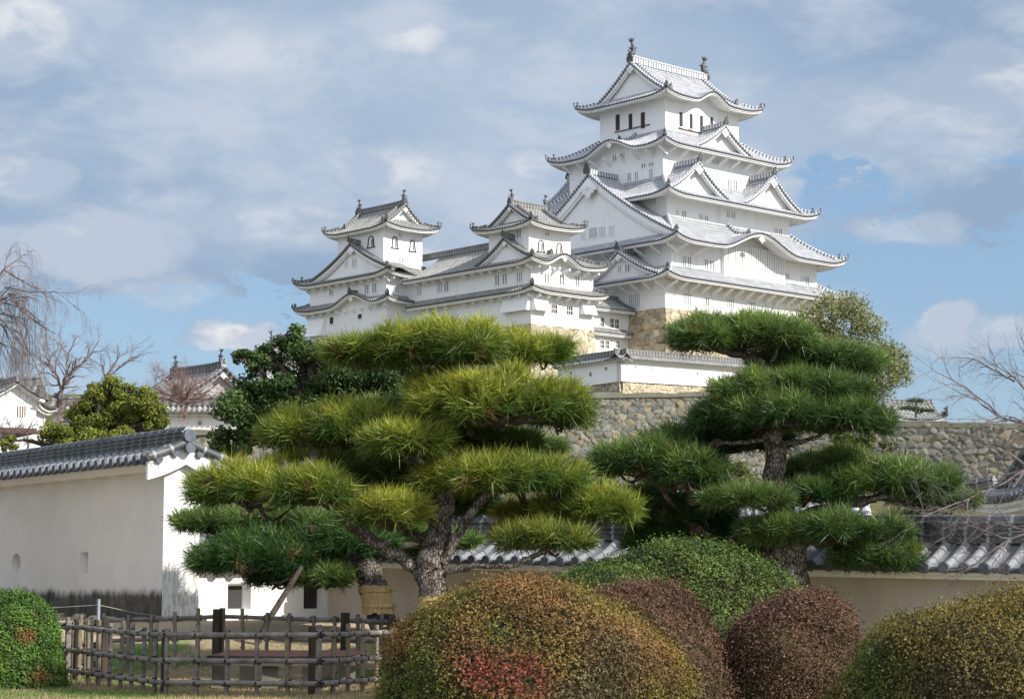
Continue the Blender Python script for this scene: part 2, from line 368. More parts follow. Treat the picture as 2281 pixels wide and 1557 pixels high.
def ridge_line(rb, pts, w=.34, h=.34, tip=True, orn=1., dirn=None, layered=False):
    """stacked ridge with a rounded cap, section swept along pts"""
    pts = np.asarray(pts, float); T = np.gradient(pts, axis=0); T /= np.linalg.norm(T, axis=1)[:, None]
    side = np.cross(T, [0, 0, 1.]); side /= np.linalg.norm(side, axis=1)[:, None] + 1e-9; upv = np.cross(side, T)
    sec = [(-.5, -.5), (-.5, .55), (-.62, .58), (-.62, .68), (-.35, .74), (-.2, 1.), (.2, 1.), (.35, .74), (.62, .68), (.62, .58), (.5, .55), (.5, -.5)]
    if layered: sec = [(-.5, -.5), (-.5, -.1), (-.62, -.08), (-.62, .02), (-.46, .04), (-.46, .22), (-.58, .24), (-.58, .34), (-.42, .36), (-.42, .54), (-.54, .56), (-.54, .66), (-.34, .7), (-.2, 1.), (0, 1.08), (.2, 1.), (.34, .7), (.54, .66), (.54, .56), (.42, .54), (.42, .36), (.58, .34), (.58, .24), (.46, .22), (.46, .04), (.62, .02), (.62, -.08), (.5, -.1), (.5, -.5)]
    G = np.stack([pts + side * a * w + upv * b * h for a, b in sec], 1)
    L = np.concatenate([[0], np.cumsum(np.linalg.norm(np.diff(pts, axis=0), axis=1))])
    uv = np.stack([np.broadcast_to(np.arange(len(sec)) / len(sec), G.shape[:2]), np.broadcast_to(L[:, None], G.shape[:2])], -1)
    m = rb.newridge(); m.grid(G, uv); m.add(G[0], [list(range(len(sec)))]); m.add(G[-1], [list(range(len(sec)))[::-1]])
def demon_tile(mb, p, fwd, s=1.):
    """ridge-end tile: shouldered plate with a horn-like spike"""
    p = np.asarray(p, float); f = np.array([fwd[0], fwd[1], 0.]); f /= np.linalg.norm(f); l = np.array([-f[1], f[0], 0]); z = np.array([0, 0, 1.])
    out = [(-.42, -.35), (-.46, .1), (-.3, .3), (-.32, .5), (-.12, .62), (0, .72), (.12, .62), (.32, .5), (.3, .3), (.46, .1), (.42, -.35)]
    A = np.array([p + l * a * s + z * b * s + f * .0 for a, b in out]); B = A + f * .2 * s
    n = len(out); mb.add(A, [list(range(n))]); mb.add(B, [list(range(n))])
    i = np.arange(n); j = (i + 1) % n; mb.add(np.vstack([A, B]), np.stack([i, j, j + n, i + n], 1))
    q = p + z * .55 * s; mb.tube([q - f * .25 * s, q + f * .15 * s + z * .12 * s, q + f * .38 * s + z * .42 * s], [.13 * s, .11 * s, .05 * s], 6)
def fish(mb, p, fwd, s=1.):
    """roof-fish: head down on the ridge, body curving up into a split tail"""
    p = np.asarray(p, float); f = np.array([fwd[0], fwd[1], 0.]); f /= np.linalg.norm(f); z = np.array([0, 0, 1.]); l = np.array([-f[1], f[0], 0])
    c = [(-.28, .1, .2), (-.1, .16, .3), (.12, .42, .31), (.2, .75, .25), (.14, 1.1, .18), (.02, 1.4, .12), (-.04, 1.6, .07)]
    mb.tube([p + f * a * s + z * b * s for a, b, r in c], [r * s for a, b, r in c], 8, jit=.06)
    for sg in (-1, 1):
        for (a, b, a2, b2, w) in ((-.04, 1.5, .18, 2.05, .12), (-.04, 1.5, -.34, 1.95, .12), (.3, .8, .62, 1.08, .1), (-.02, .75, -.34, 1.0, .1)):
            q0 = p + f * a * s + z * b * s; q1 = p + f * a2 * s + z * b2 * s + l * sg * .16 * s
            mb.tube([q0, (q0 + q1) / 2 + l * sg * .04 * s, q1], [.05 * s + w * .3 * s, w * s, .02], 5)
def pendant(mb, p, out, s=1.):
    """carved white plaster pendant under a gable peak"""
    p = np.asarray(p, float); f = np.array([out[0], out[1], 0.]); l = np.array([-f[1], f[0], 0]); z = np.array([0, 0, 1.])
    h = [(0, .3), (.22, .15), (.5, -.12), (.86, -.4), (.8, -.62), (.58, -.6), (.5, -.82), (.3, -.78), (.2, -1.0), (.0, -1.18)]
    o = h + [(-a, b) for a, b in h[::-1][1:-1]]
    A = np.array([p + l * a * s + z * b * s for a, b in o]); B = A + f * .12 * s; n = len(o)
    i = np.arange(n); j = (i + 1) % n; mb.add(np.vstack([A, B]), np.stack([i, j, j + n, i + n], 1))
    cc = np.vstack([B, [p - z * .35 * s + f * .2 * s]]); mb.add(cc, np.stack([i, j, np.full(n, n)], 1))
    mb.tube([p + f * .12 * s - z * .35 * s, p + f * .3 * s - z * .35 * s], .16 * s, 8)
def gable_end(rb, wall, prof, w, face_o, lat, out, zbase, p, board=.6, recess=.75, pend=1., zfun_off=0., win=True, thick=.12, rim=True, under=True, vr=.13):
    """front of a gable. prof(q) gives roof height at lateral offset q; face_o: 2D point under the peak on the rim plane; lat: lateral unit, out: outward unit"""
    fo = np.array(face_o, float); la = np.array(lat, float); ou = np.array(out, float)
    def P(q, d, z):
        q, d, z = np.broadcast_arrays(q, d, z); return np.stack([fo[0] + la[0] * q - ou[0] * d, fo[1] + la[1] * q - ou[1] * d, z], -1)
    q = np.linspace(-w, w, 41); z = prof(abs(q))
    fl = .55 + .45 * np.clip((w - abs(q)) / w * 3, 0, 1)
    bw = board * fl
    bset = () if board == 0 else ((.12, .30, -.08, bw, 1.), (.30, .44, -.12, bw * 1.35, .99))
    # outer barge board and thinner inner board
    for (d0, d1, zt, zb, qs) in bset:
        a = P(q * qs, d0, z + zt); b = P(q * qs, d0, z - zb); c = P(q * qs, d1, z - zb)
        wall.grid(np.stack([a, b, c], 1))
    if under: wall.grid(np.stack([P(q, .05, z - .1), P(q, recess + .1, z - .1)], 1))
    # triangular wall
    qi = np.linspace(-w * .97, w * .97, 31); zi = np.maximum(prof(abs(qi)) - .15, zbase)
    wall.grid(np.stack([P(qi, recess, zi), P(qi, recess, np.full_like(qi, zbase))], 1))
    # carved pendant
    if pend: pm = MB(); pendant(pm, P(0, .06, prof(0) - board * 1.05), ou, pend); rb.pends.append(pm)
    # verge rolls
    if rim:
        vm = MB(); rb.verges.append(vm)
        for d, r in ((.0, vr), (vr * 2.6, vr)):
            for sg in (-1, 1):
                qq = np.linspace(0, w, 14) * sg; vm.tube(P(qq, d, prof(abs(qq)) + vr * .8), r, 8)
        s_ = 0
        qs = np.linspace(0, w, 400); arc = np.concatenate([[0], np.cumsum(np.hypot(np.diff(qs), np.diff(prof(qs))))])
        for k in np.arange(.3, arc[-1], p):
            qq = np.interp(k, arc, qs)
            for sg in (-1, 1): disc(rb.cap, P(sg * qq, -.03, float(prof(np.array(qq))) - vr * .5), (ou[0], ou[1], 0), vr * .95, .14, 6)
    return P
def dormer(rb, wall, F, sc, w, zpk, zft, dfront, dback, p, rh, board=.42, pend=.55, k=.5, orn=1., win=None, recess=.6, clip=0):
    """triangular dormer gable riding on roof side F, centred at sc, rim at depth dfront, running back to dback"""
    def prof(q):
        r = np.clip(np.asarray(q, float) / w, 0, 1.0); return zft + (zpk - zft) * (k * (1 - r) + (1 - k) * (1 - r) ** 2)
    la = F.s; ou = -F.n; fo = F.o + F.s * sc + F.n * dfront
    a, h, u = roll_cols(0, dback - dfront, p)
    wq = np.full(len(a), float(w)) if not clip else np.clip(F.L / 2 - (dfront + a) * clip + .3, 0, w)
    q = np.linspace(0, 1, 12)[None] * wq[:, None]
    for sg in (-1, 1):
        z = prof(q) + h[:, None] * rh
        G = np.stack([fo[0] + la[0] * q * sg + F.n[0] * a[:, None], fo[1] + la[1] * q * sg + F.n[1] * a[:, None], z], -1)
        rb.tile.grid(G, np.stack([np.broadcast_to(u[:, None], z.shape), np.broadcast_to(q * 1.15, z.shape)], -1))
    P = gable_end(rb, wall, prof, w, fo, la, ou, zft - .3, p, board=board, recess=recess, pend=pend)
    rp = [P(0, d, zpk + .22 + .12 * max(0, 1 - d / 1.5) ** 2) for d in np.linspace(-.1, dback - dfront, 8)]
    ridge_line(rb, rp, .38, .4); demon_tile(rb.orn, rp[0] + np.array([0, 0, .15]), ou, orn)
    return P, prof
def hip_ridge(rb, c, i, zE, rise, D, up, stopfrac=1., w=.3, h=.3, orn=.55):
    """corner ridge from eave corner c (2D) to i (2D)"""
    c = np.array(c, float); i = np.array(i, float); t = np.linspace(0, stopfrac, 12); L = 3.4
    x = t; dd = t * D
    z = zE + rise * cur(x) + up * np.clip(1 - dd / L, 0, 1) ** 3 + .12
    pts = np.concatenate([c + (i - c) * t[:, None], z[:, None]], 1)
    pts[0, 2] += .12; ridge_line(rb, pts, w, h)
    out = (c - i) / np.linalg.norm(c - i)
    demon_tile(rb.orn, pts[0] + [out[0] * .05, out[1] * .05, .12], out, orn * .8); demon_tile(rb.orn, pts[1] + (pts[2] - pts[1]) * .6 + [0, 0, .25], out, orn)
def strut_row(mb, F, zE, ov, step=1.9, a0=1., a1=None, drop=1.1):
    a = a0
    while a < (a1 or F.L - 1.):
        q = [F.pt(a - .09, ov, zE - drop), F.pt(a - .09, ov, zE - drop + .38), F.pt(a - .09, .55, zE - .16), F.pt(a - .09, .55, zE - .42)]
        q2 = [np.array(x) + np.array([F.s[0] * .18, F.s[1] * .18, 0]) for x in q]
        mb.add(q + q2, [(0, 1, 2, 3), (4, 5, 6, 7), (0, 3, 7, 4), (2, 3, 7, 6)]); a += step
def ring(mb, rc, a, b, z0, z1):
    cx, cy = rc; mb.box((cx - a, cy - b, z0), (cx + a, cy + b, z1))
def window(parent, F, off, sc, z0, w, h, kind='slat', n=None, wp=None):
    """window on the wall standing at depth off behind the eave line of F; sc centre along the face"""
    d = MB(); s = MB()
    def bx(mb, a0, a1, q0, q1, z0_, z1_):
        o = F.pt(a0, off - q1, z0_); mb.obox(o, (F.s[0] * (a1 - a0), F.s[1] * (a1 - a0), 0), (F.n[0] * (q1 - q0), F.n[1] * (q1 - q0), 0), (0, 0, z1_ - z0_))
    a0, a1 = sc - w / 2, sc + w / 2
    if kind == 'slat':
        bx(d, a0, a1, -.02, .012, z0, z0 + h)
        n = n or max(2, int(round(w / .34)))
        for k in range(n + 1):
            c = a0 + (a1 - a0) * k / n; bx(s, c - .065, c + .065, 0, .1, z0 - .03, z0 + h + .03)
        bx(s, a0 - .1, a1 + .1, 0, .07, z0 - .14, z0 - .02); bx(s, a0 - .1, a1 + .1, 0, .07, z0 + h + .02, z0 + h + .12)
        o = d.build('window', M['opening_soft'], parent); s.build('slats', wp or M['plaster'], o)
    elif kind == 'open':
        bx(d, a0, a1, -.02, .012, z0, z0 + h)
        bx(s, a0 - .1, a0, 0, .1, z0 - .1, z0 + h + .1); bx(s, a1, a1 + .1, 0, .1, z0 - .1, z0 + h + .1); bx(s, a0, a1, 0, .1, z0 + h, z0 + h + .1); bx(s, a0, a1, 0, .1, z0 - .1, z0)
        if n:
            for k in range(1, n): c = a0 + (a1 - a0) * k / n; bx(s, c - .03, c + .03, 0, .04, z0, z0 + h)
            bx(s, a0, a1, 0, .035, z0 + h * .5 - .03, z0 + h * .5 + .03)
        o = d.build('window', M['opening'], parent); s.build('frame', wp or M['plaster'], o)
    elif kind == 'bell':
        t = np.linspace(0, 1, 21)
        def outl(k, zt):
            ang = t * np.pi; x = -np.cos(ang); y = np.sin(ang) ** .75
            top = np.stack([x * w / 2 * .82 * k, z0 + h * .45 + y * h * .55 * zt], 1)
            return np.vstack([[[-w / 2 * k, z0]], top, [[w / 2 * k, z0]]])
        A = outl(1, 1); B = outl(.74, .86)
        ga = F.pt(sc + A[:, 0], off - .012, A[:, 1]); d.add(ga, [list(range(len(A)))])
        f1 = F.pt(sc + A[:, 0], off - .07, A[:, 1]); f2 = F.pt(sc + B[:, 0], off - .07, B[:, 1]); f3 = F.pt(sc + B[:, 0], off - .012, B[:, 1]); f0 = F.pt(sc + A[:, 0], off, A[:, 1])
        s.grid(np.stack([f0, f1, f2, f3], 1)); bx(s, sc - w / 2 - .12, sc + w / 2 + .12, 0, .1, z0 - .1, z0 - .01)
        o = d.build('window', M['plaster_old'], parent); s.build('frame', M['opening'], o)
        g = MB(); bx(g, sc + w * .02, sc + w * .26, -.0, .02, z0 + .05, z0 + h * .72); g.build('opening', M['opening_soft'], o)
# ---------------------------------------------------------------- fitted stone faces
PAL_TAN = [(.50, .41, .27), (.45, .36, .24), (.56, .47, .33), (.40, .33, .22), (.52, .43, .31), (.47, .42, .32), (.36, .30, .22)]
PAL_GREY = [(.22, .212, .18), (.25, .235, .18), (.19, .185, .155), (.23, .22, .175), (.27, .24, .175), (.20, .20, .17), (.27, .22, .145), (.17, .17, .15)]
def stone_face(mb, p0, p1, z0, z1, out, sz=.9, res=.13, pal=PAL_TAN, batter=.0, depth=.22, z1b=None, bcurve=0., asp=.72, joint_col=(.06, .055, .04)):
    """wall of fitted stones from p0 to p1 (2D), leaning back by batter per metre"""
    p0 = np.array(p0, float); p1 = np.array(p1, float); L = np.linalg.norm(p1 - p0); d = (p1 - p0) / L; out = np.array(out, float)
    z1b = z1 if z1b is None else z1b; H = max(z1, z1b) - z0
    nx = max(int(L / res), 4); nz = max(int(H / res), 4)
    seeds = []
    j = 0; zz = -sz
    while zz < H + sz:
        xx = -sz + (j % 2) * sz * .5
        while xx < L + sz:
            seeds.append((xx + rng.uniform(-.36, .36) * sz, zz + rng.uniform(-.3, .3) * sz * asp)); xx += sz * rng.uniform(.75, 1.35)
        zz += sz * asp; j += 1
    seeds = np.array(seeds); seeds = np.vstack([seeds, np.stack([rng.uniform(0, L, len(seeds) // 3), rng.uniform(0, H, len(seeds) // 3)], 1)])
    kd = kdtree.KDTree(len(seeds))
    for i, q in enumerate(seeds): kd.insert((q[0], q[1] / asp, 0), i)
    kd.balance()
    cols = np.array([pal[i % len(pal)] for i in rng.integers(0, 99, len(seeds))]) * rng.uniform(.8, 1.15, (len(seeds), 1)); tip = rng.uniform(.6, 1.15, len(seeds)); sl = rng.normal(0, .10, (len(seeds), 2))
    xs = np.linspace(0, L, nx + 1); G = np.zeros((nx + 1, nz + 1, 3)); C = np.zeros((nx + 1, nz + 1, 3))
    for i, x in enumerate(xs):
        ht = z1 + (z1b - z1) * x / L - z0
        for k in range(nz + 1):
            z = ht * k / nz
            wx = x + .10 * math.sin(z * 3.1 + x); wz = z + .08 * math.sin(x * 2.7 + z * 1.3)
            r = kd.find_n((wx, wz / asp, 0), 2)
            e = r[1][2] - r[0][2]; b = min(1, e / (.20 * sz)); b = b ** .6; id_ = r[0][1]; joint = e < .05 * sz
            off = depth * (b * tip[id_] - .6) + (sl[id_][0] * (wx - seeds[id_][0]) + sl[id_][1] * (wz - seeds[id_][1])) * b
            bt = -batter * z - bcurve * z * z
            G[i, k, :2] = p0 + d * x + out * (off + bt); G[i, k, 2] = z0 + z; C[i, k] = joint_col if joint else cols[id_]  # narrow joints between stones get one darker flat colour
    mb.grid(G, None, C); return mb
# ---------------------------------------------------------------- castle frame
CC = np.array([19.44, 242.]); CU = np.array([math.sin(R(47.5)), math.cos(R(47.5))]); CV = np.array([-CU[1], CU[0]]); CROT = R(42.5)
def c2w(x, y, z=0): q = CC + x * CU + y * CV; return np.array([q[0], q[1], z])
def cthing(name, label, cat, x, y, z, group=None): return thing(name, label, cat, (x, y, z), CROT, group, loc=c2w(x, y, z))
def onwall(px, py, axis, val):
    """photo pixel -> castle-frame point on the vertical plane axis=val"""
    c, s = math.cos(PITCH), math.sin(PITCH); a = (px - CX) / FPX; b = (CY - py) / FPX
    d = np.array([a, c - b * s, s + b * c]); n = CU if axis == 'x' else CV
    t = (val + CC.dot(n)) / d[:2].dot(n); q = d[:2] * t - CC
    return q.dot(CU), q.dot(CV), EYE + d[2] * t
def wpx(parent, side, rc, a, b, x0, y0, x1, y1, kind='slat', n=None, crop=None, minw=.5, wp=None, timber=False):
    if crop: ox, oy, k = crop; x0, x1 = ox + x0 / k, ox + x1 / k; y0, y1 = oy + y0 / k, oy + y1 / k
    F = Face(rc, a, b, side); pl = {'front': ('y', rc[1] - b), 'left': ('x', rc[0] - a)}[side]; xm = (x0 + x1) / 2
    A = onwall(x0, y1, *pl); B_ = onwall(x1, y1, *pl); m0 = onwall(xm, y1, *pl); m1 = onwall(xm, y0, *pl)
    if side == 'front': sc = m0[0] - F.o[0]; w = abs(B_[0] - A[0])
    else: sc = F.o[1] - m0[1]; w = abs(B_[1] - A[1])
    window(parent, F, 0, sc, m0[2], max(w, minw), m1[2] - m0[2], kind, n, wp)
K1, K2, K3 = (1180, 60, 3.082), (1180, 440, 3.082), (620, 400, 2.851)
def flush_roof(rb, parent, tile, cap, ridge, white=None):
    o = rb.tile.build('roof', tile, parent, smooth=True)
    if rb.cap.n: rb.cap.build('eave_tile_ends', cap, o, smooth=True)
    for m in rb.ridges: m.build('ridge', ridge, o)
    for m in rb.verges: m.build('verge', ridge, o, smooth=True)
    for m in rb.orns: m.build('ridge_ornament', M['orn'], o)
    for m in rb.pends: m.build('gable_pendant', M['plaster'], o)
    if rb.white.n: rb.white.build('soffit', white or M['plaster'], o)
    return o
def irimoya(parent, rc, A, B, G, zE, rise, axis, up, ovx, ovy, p, rh, mats, bumps={}, ridge_h=.9, ridge_w=.6, fish_s=1., board=.5, pend=.6, orn=.6, ribs=.45, cap_r=.11, desc=True, fasc=.38, lip=.12, orn0=1., gm=None):
    rb = RoofBuf(); wall = MB(); H = B if axis == 'x' else A     # half depth of the long slope
    long_, short = (('front', 'back'), ('left', 'right')) if axis == 'x' else (('left', 'right'), ('front', 'back'))
    ov = {'front': ovy, 'back': ovy, 'left': ovx, 'right': ovx}
    for sd in long_: roof_side(rb, Face(rc, A, B, sd), zE, rise, H, G, G, up, ov[sd], p, rh, bumps.get(sd, ()), jag=(G, G), soff=True, cap_r=cap_r, ovL=ovx if axis == 'x' else ovy, ovR=ovx if axis == 'x' else ovy, ribs=ribs, fascia=fasc, lip=lip)
    for sd in short:
        st = G + .75
        roof_side(rb, Face(rc, A, B, sd), zE, rise, H, st, st, up, ov[sd], p, rh, bumps.get(sd, ()), stop=st, cap_r=cap_r, ovL=ovy if axis == 'x' else ovx, ovR=ovy if axis == 'x' else ovx, ribs=ribs, fascia=fasc, lip=lip)
    prof = lambda q: zE + rise * cur((H - np.asarray(q, float)) / H)
    w = H - G; cx, cy = rc; half = (A if axis == 'x' else B) - G
    for sg in (-1, 1):
        if axis == 'x': fo = (cx + sg * half, cy); lat = (0, 1); out = (sg, 0)
        else: fo = (cx, cy + sg * half); lat = (1, 0); out = (0, sg)
        gable_end(rb, wall, prof, w, fo, lat, out, zE + rise * cur(G / H) - .25, p, board=board, pend=pend, recess=.7)
        e = np.array([fo[0] - out[0] * .1, fo[1] - out[1] * .1, zE + rise + ridge_h * .75])
        if fish_s: fish(rb.orn, e + np.array([0, 0, .1]) - np.array([out[0], out[1], 0]) * .25, (-out[0], -out[1]), fish_s)
        demon_tile(rb.orn, e - [0, 0, ridge_h * .25], out, .8 * fish_s + .2 * orn0)
        if desc:
            for s2 in (-1, 1):
                qq = np.linspace(.3, w * .98, 10); z = prof(qq) + .1
                pts = np.stack([fo[0] - out[0] * .95 + lat[0] * qq * s2, fo[1] - out[1] * .95 + lat[1] * qq * s2, z], 1)
                ridge_line(rb, pts, .3, .32); demon_tile(rb.orn, pts[-1] + [0, 0, .2], np.array(lat) * s2, orn)
        for s2 in (-1, 1):
            if axis == 'x': c = (cx + sg * A, cy + s2 * B); i = (cx + sg * (A - G), cy + s2 * (B - G))
            else: c = (cx + s2 * A, cy + sg * B); i = (cx + s2 * (A - G), cy + sg * (B - G))
            hip_ridge(rb, c, i, zE, rise * cur(G / H) / cur(1), G, up)
    t = np.linspace(-1, 1, 9) * half; zz = np.full(9, zE + rise + ridge_h * .25) + .12 * (np.linspace(-1, 1, 9)) ** 4
    pts = np.stack([cx + t, np.full(9, cy), zz], 1) if axis == 'x' else np.stack([np.full(9, cx), cy + t, zz], 1)
    ridge_line(rb, pts, ridge_w, ridge_h * .75)
    rf = flush_roof(rb, parent, *mats); wall.build('gable', gm or M['plaster'], rf)
    return rf
def skirt(parent, outer, inner, zE, rise, up, wallr, p, rh, mats, bumps={}, sides=('front', 'left', 'right', 'back'), dorm=(), struts={}, hips=None, cap_r=.11, ribs=.45, fasc=.38, kridge=True, lip=.12):
    """outer/inner/wallr = (x0, x1, y0, y1)"""
    rb = RoofBuf(); x0, x1, y0, y1 = outer; i0, i1, j0, j1 = inner; rc = ((x0 + x1) / 2, (y0 + y1) / 2); A, B = (x1 - x0) / 2, (y1 - y0) / 2
    O = dict(left=i0 - x0, right=x1 - i1, front=j0 - y0, back=y1 - j1); V = dict(left=wallr[0] - x0, right=x1 - wallr[1], front=wallr[2] - y0, back=y1 - wallr[3])
    nb = dict(front=('left', 'right'), right=('front', 'back'), back=('right', 'left'), left=('back', 'front'))
    FS = {}
    for sd in sides:
        l, r = nb[sd]; F = Face(rc, A, B, sd); FS[sd] = F
        hl = O[l] if l in sides else None; hr = O[r] if r in sides else None
        Z = roof_side(rb, F, zE, rise, O[sd], hl, hr, up, V[sd], p, rh, bumps.get(sd, ()), cap_r=cap_r, ovL=V[l], ovR=V[r], ribs=ribs, fascia=fasc, lip=lip)
        for (sc, w, h) in bumps.get(sd, ()):
            if kridge:
                d = np.linspace(0, O[sd], 6); zz = [float(Z(np.array(sc), np.array(q))) + .12 for q in d]
                dd = d[2:] if O[sd] > 3 else d; z2 = zz[-len(dd):]
                ridge_line(rb, np.array([F.pt(sc, a, b) for a, b in zip(dd, z2)]), .32, .34); demon_tile(rb.orn, F.pt(sc, dd[0], z2[0] + .15), -F.n, .6)
            pm = MB(); pendant(pm, F.pt(sc, .2, float(Z(np.array(sc), np.array(0.))) - fasc * 1.25), -F.n, min(.6, h * .32)); rb.pends.append(pm)
        if sd in struts: strut_row(rb.white, F, zE - .15, V[sd], *struts[sd])
    corner = dict(fl=((x0, y0), (i0, j0), 'front', 'left'), fr=((x1, y0), (i1, j0), 'front', 'right'), bl=((x0, y1), (i0, j1), 'back', 'left'), br=((x1, y1), (i1, j1), 'back', 'right'))
    for c, i, a, b in corner.values():
        if a in sides and b in sides: hip_ridge(rb, c, i, zE, rise, max(O[a], O[b]), up)
    wall = MB(); res = []
    for (sd, sc, w, zpk, zft, df, db, board, pend, k, orn, rec, *cl) in dorm:
        dormer(rb, wall, FS[sd], sc, w, zpk, zft, df, db, p, rh, board, pend, k, orn, recess=rec, clip=cl[0] if cl else 0)
    # flashing ridge where the roof meets the wall above
    rf = flush_roof(rb, parent, *mats)
    if wall.n: wall.build('gable', M['plaster'], rf)
    return rf
WM = (M['tile_white'], M['cap'], M['ridge_white'])
GM = (M['tile_grey'], M['cap_grey'], M['ridge_grey'])
def sym(a, b): return (-a, a, -b, b)
def main_keep():
    t = cthing('castle_keep', 'tallest white castle tower with five stacked roofs and a huge gable on its shaded side', 'castle tower', 0, 0, 26)
    T = {1: (14.4, 12.5), 2: (12.98, 12.21), 3: (10.96, 9.7), 4: (9.59, 7.86), 5: (6.62, 5.5)}
    w = {}
    for k, (z0, z1) in {1: (31.9, 36.), 2: (35.8, 40.2), 3: (41., 46.), 4: (46., 52.6), 5: (53.5, 59.3)}.items():
        mb = MB(); ring(mb, (0, 0), *T[k], z0, z1); w[k] = mb.build('wall', M['plaster'], t)
    # shallow flare of the lowest storey and string course
    mb = MB(); mb.box((-14.47, -12.57, 31.9), (14.47, 12.57, 32.25)); mb.box((-14.5, -12.6, 33.6), (-8, -12.5, 33.7)); mb.box((-14.5, -12.6, 33.6), (-14.4, -7.5, 33.7)); mb.build('string_course', M['plaster'], t)
    p = .44; rh = .11
    irimoya(t, (0, 0), 8.78, 7.75, 1.88, 58.75, 5.3, 'x', .6, 2.16, 2.25, p, rh, WM, bumps={'front': [(8.6, 3.5, 1.35)], 'back': [(8.78, 3.5, 1.35)]}, fish_s=1.15, board=.55, pend=.75)
    skirt(t, sym(11.52, 9.96), sym(*T[5]), 52.1, 2.8, .65, sym(*T[4]), p, rh, WM, bumps={'left': [(10.7, 5.2, 1.55)]},
          dorm=[('front', 11.5, 5.3, 55.6, 52.4, .8, 5.2, .42, .8, .6, .75, .95)], struts={'front': (2.3, 2.4, None, 1.1), 'left': (2.3, 2.4, None, 1.1)})
    skirt(t, sym(13.57, 12.44), sym(*T[4]), 45.55, 2.9, .6, sym(*T[3]), p, rh, WM,
          dorm=[('front', 13.57 - 7.5, 5.2, 49.7, 46.0, .8, 5.4, .42, .8, .6, .75, .95), ('front', 13.57 + 5.9, 5.3, 49.9, 46.0, .8, 5.4, .42, .8, .6, .75, .95), ('back', 13.57 + 6., 7., 51.2, 45.8, .7, 5.6, .42, .5, .6, .75, .6)], struts={'left': (3.2, 2.4, 6, 1.2)})
    skirt(t, sym(15.27, 15.19), sym(*T[3]), 39.65, 3.7, .65, sym(*T[2]), p, rh, WM, bumps={'front': [(14.8, 7.6, 2.15)]},
          dorm=[('left', 15.19 + .3, 14.4, 49.1, 40.3, .85, 7.0, .95, 1.7, .72, 1.2, .62, 1.28), ('right', 15.19, 14.4, 49.1, 40.3, .85, 7.0, .95, 1.7, .72, 1.2, .62, 1.28)], struts={'left': (2.6, 2.4, None, 1.2), 'front': (3.5, 2.4, 6, 1.2)})
    skirt(t, sym(16.43, 14.77), sym(*T[2]), 35.35, 1.75, .6, sym(*T[1]), p, rh, WM,
          dorm=[('left', 14.77 + 6.5, 6.4, 38.95, 35.75, .6, 4., .42, .6, .6, .8, .7)], struts={'left': (1.9, 2.4, None, 1.2), 'front': (1.9, 2.2, None, 1.2)})
    # windows
    for c in ((1372, 256, 1382, 292), (1401, 254, 1410, 290), (1428, 251, 1438, 287)): wpx(w[5], 'left', (0, 0), *T[5], *c, 'open', wp=M['plaster'])
    for c in ((1512, 251, 1520, 283), (1535, 255, 1542, 288), (1558, 259, 1565, 293), (1581, 262, 1588, 298)): wpx(w[5], 'front', (0, 0), *T[5], *c, 'open', minw=.55)
    mb = MB()
    a = onwall(1370, 296, 'x', -6.62); b = onwall(1448, 286, 'x', -6.62); mb.box((-6.76, b[1], a[2] - .05), (-6.62, a[1], a[2] + .06))
    a = onwall(1511, 286, 'y', -5.5); b = onwall(1600, 300, 'y', -5.5); mb.box((a[0], -5.64, a[2] - .08), (b[0], -5.5, a[2] + .03)); mb.build('sill', M['timber'], w[5])
    for c in ((1250, 915, 1300, 945), (1355, 1050, 1385, 1120), (1392, 1055, 1422, 1130)): wpx(w[4], 'front', (0, 0), *T[4], *c, crop=K1)
    for c in ((572, 880, 600, 920), (620, 870, 650, 912), (672, 1005, 700, 1060), (722, 998, 748, 1052), (822, 978, 848, 1036), (768, 942, 800, 968), (820, 934, 850, 958)): wpx(w[4], 'left', (0, 0), *T[4], *c, crop=K1)
    for c in ((1003, 90, 1024, 165), (1042, 95, 1072, 170), (1160, 120, 1186, 185), (1198, 128, 1224, 175), (1350, 100, 1374, 138), (1384, 105, 1408, 142), (1675, 212, 1700, 275), (1706, 220, 1732, 285)): wpx(w[3], 'front', (0, 0), *T[3], *c, crop=K2)
    wpx(w[3], 'left', (0, 0), *T[3], 848, 2, 872, 42, crop=K2)
    for c in ((1045, 405, 1072, 495), (1080, 410, 1108, 502), (1197, 430, 1224, 520), (1232, 436, 1264, 527), (1735, 520, 1782, 605), (1862, 545, 1880, 620), (1890, 548, 1916, 626)): wpx(w[2], 'front', (0, 0), *T[2], *c, crop=K2)
    for c in ((1055, 662, 1108, 740), (1200, 690, 1232, 745), (1350, 700, 1400, 760), (1500, 720, 1550, 780)): wpx(w[1], 'front', (0, 0), *T[1], *c, crop=K2)
    for c in ((683, 665, 760, 752),): wpx(w[1], 'left', (0, 0), *T[1], *c, crop=K2, n=6)
    # tall lattice bay under the curved gable
    F = Face((0, 0), *T[2], 'front'); a = onwall(1614, 630, 'y', -12.21); b = onwall(1736, 640, 'y', -12.21); z0 = a[2]; mb = MB(); m2 = MB()
    s0, s1 = a[0] + 12.98, b[0] + 12.98; zt = 40.4
    mb.box((a[0], -12.5, z0), (b[0], -12.21, zt)); o = mb.build('window', M['opening_soft'], w[2])
    n = 24
    for k in range(n + 1): x = a[0] + (b[0] - a[0]) * k / n; m2.box((x - .13, -12.68, z0), (x + .13, -12.49, zt + .1))
    m2.box((a[0] - .35, -12.75, z0 - .9), (b[0] + .35, -12.2, z0)); m2.box((a[0] - .55, -12.72, z0 - .9), (a[0] - .2, -12.2, zt + .1)); m2.box((b[0] + .2, -12.72, z0 - .9), (b[0] + .5, -12.2, zt + .1)); m2.build('slats', M['plaster'], o)
    # windows in the big gable
    xg = -15.27 + .85 + .62
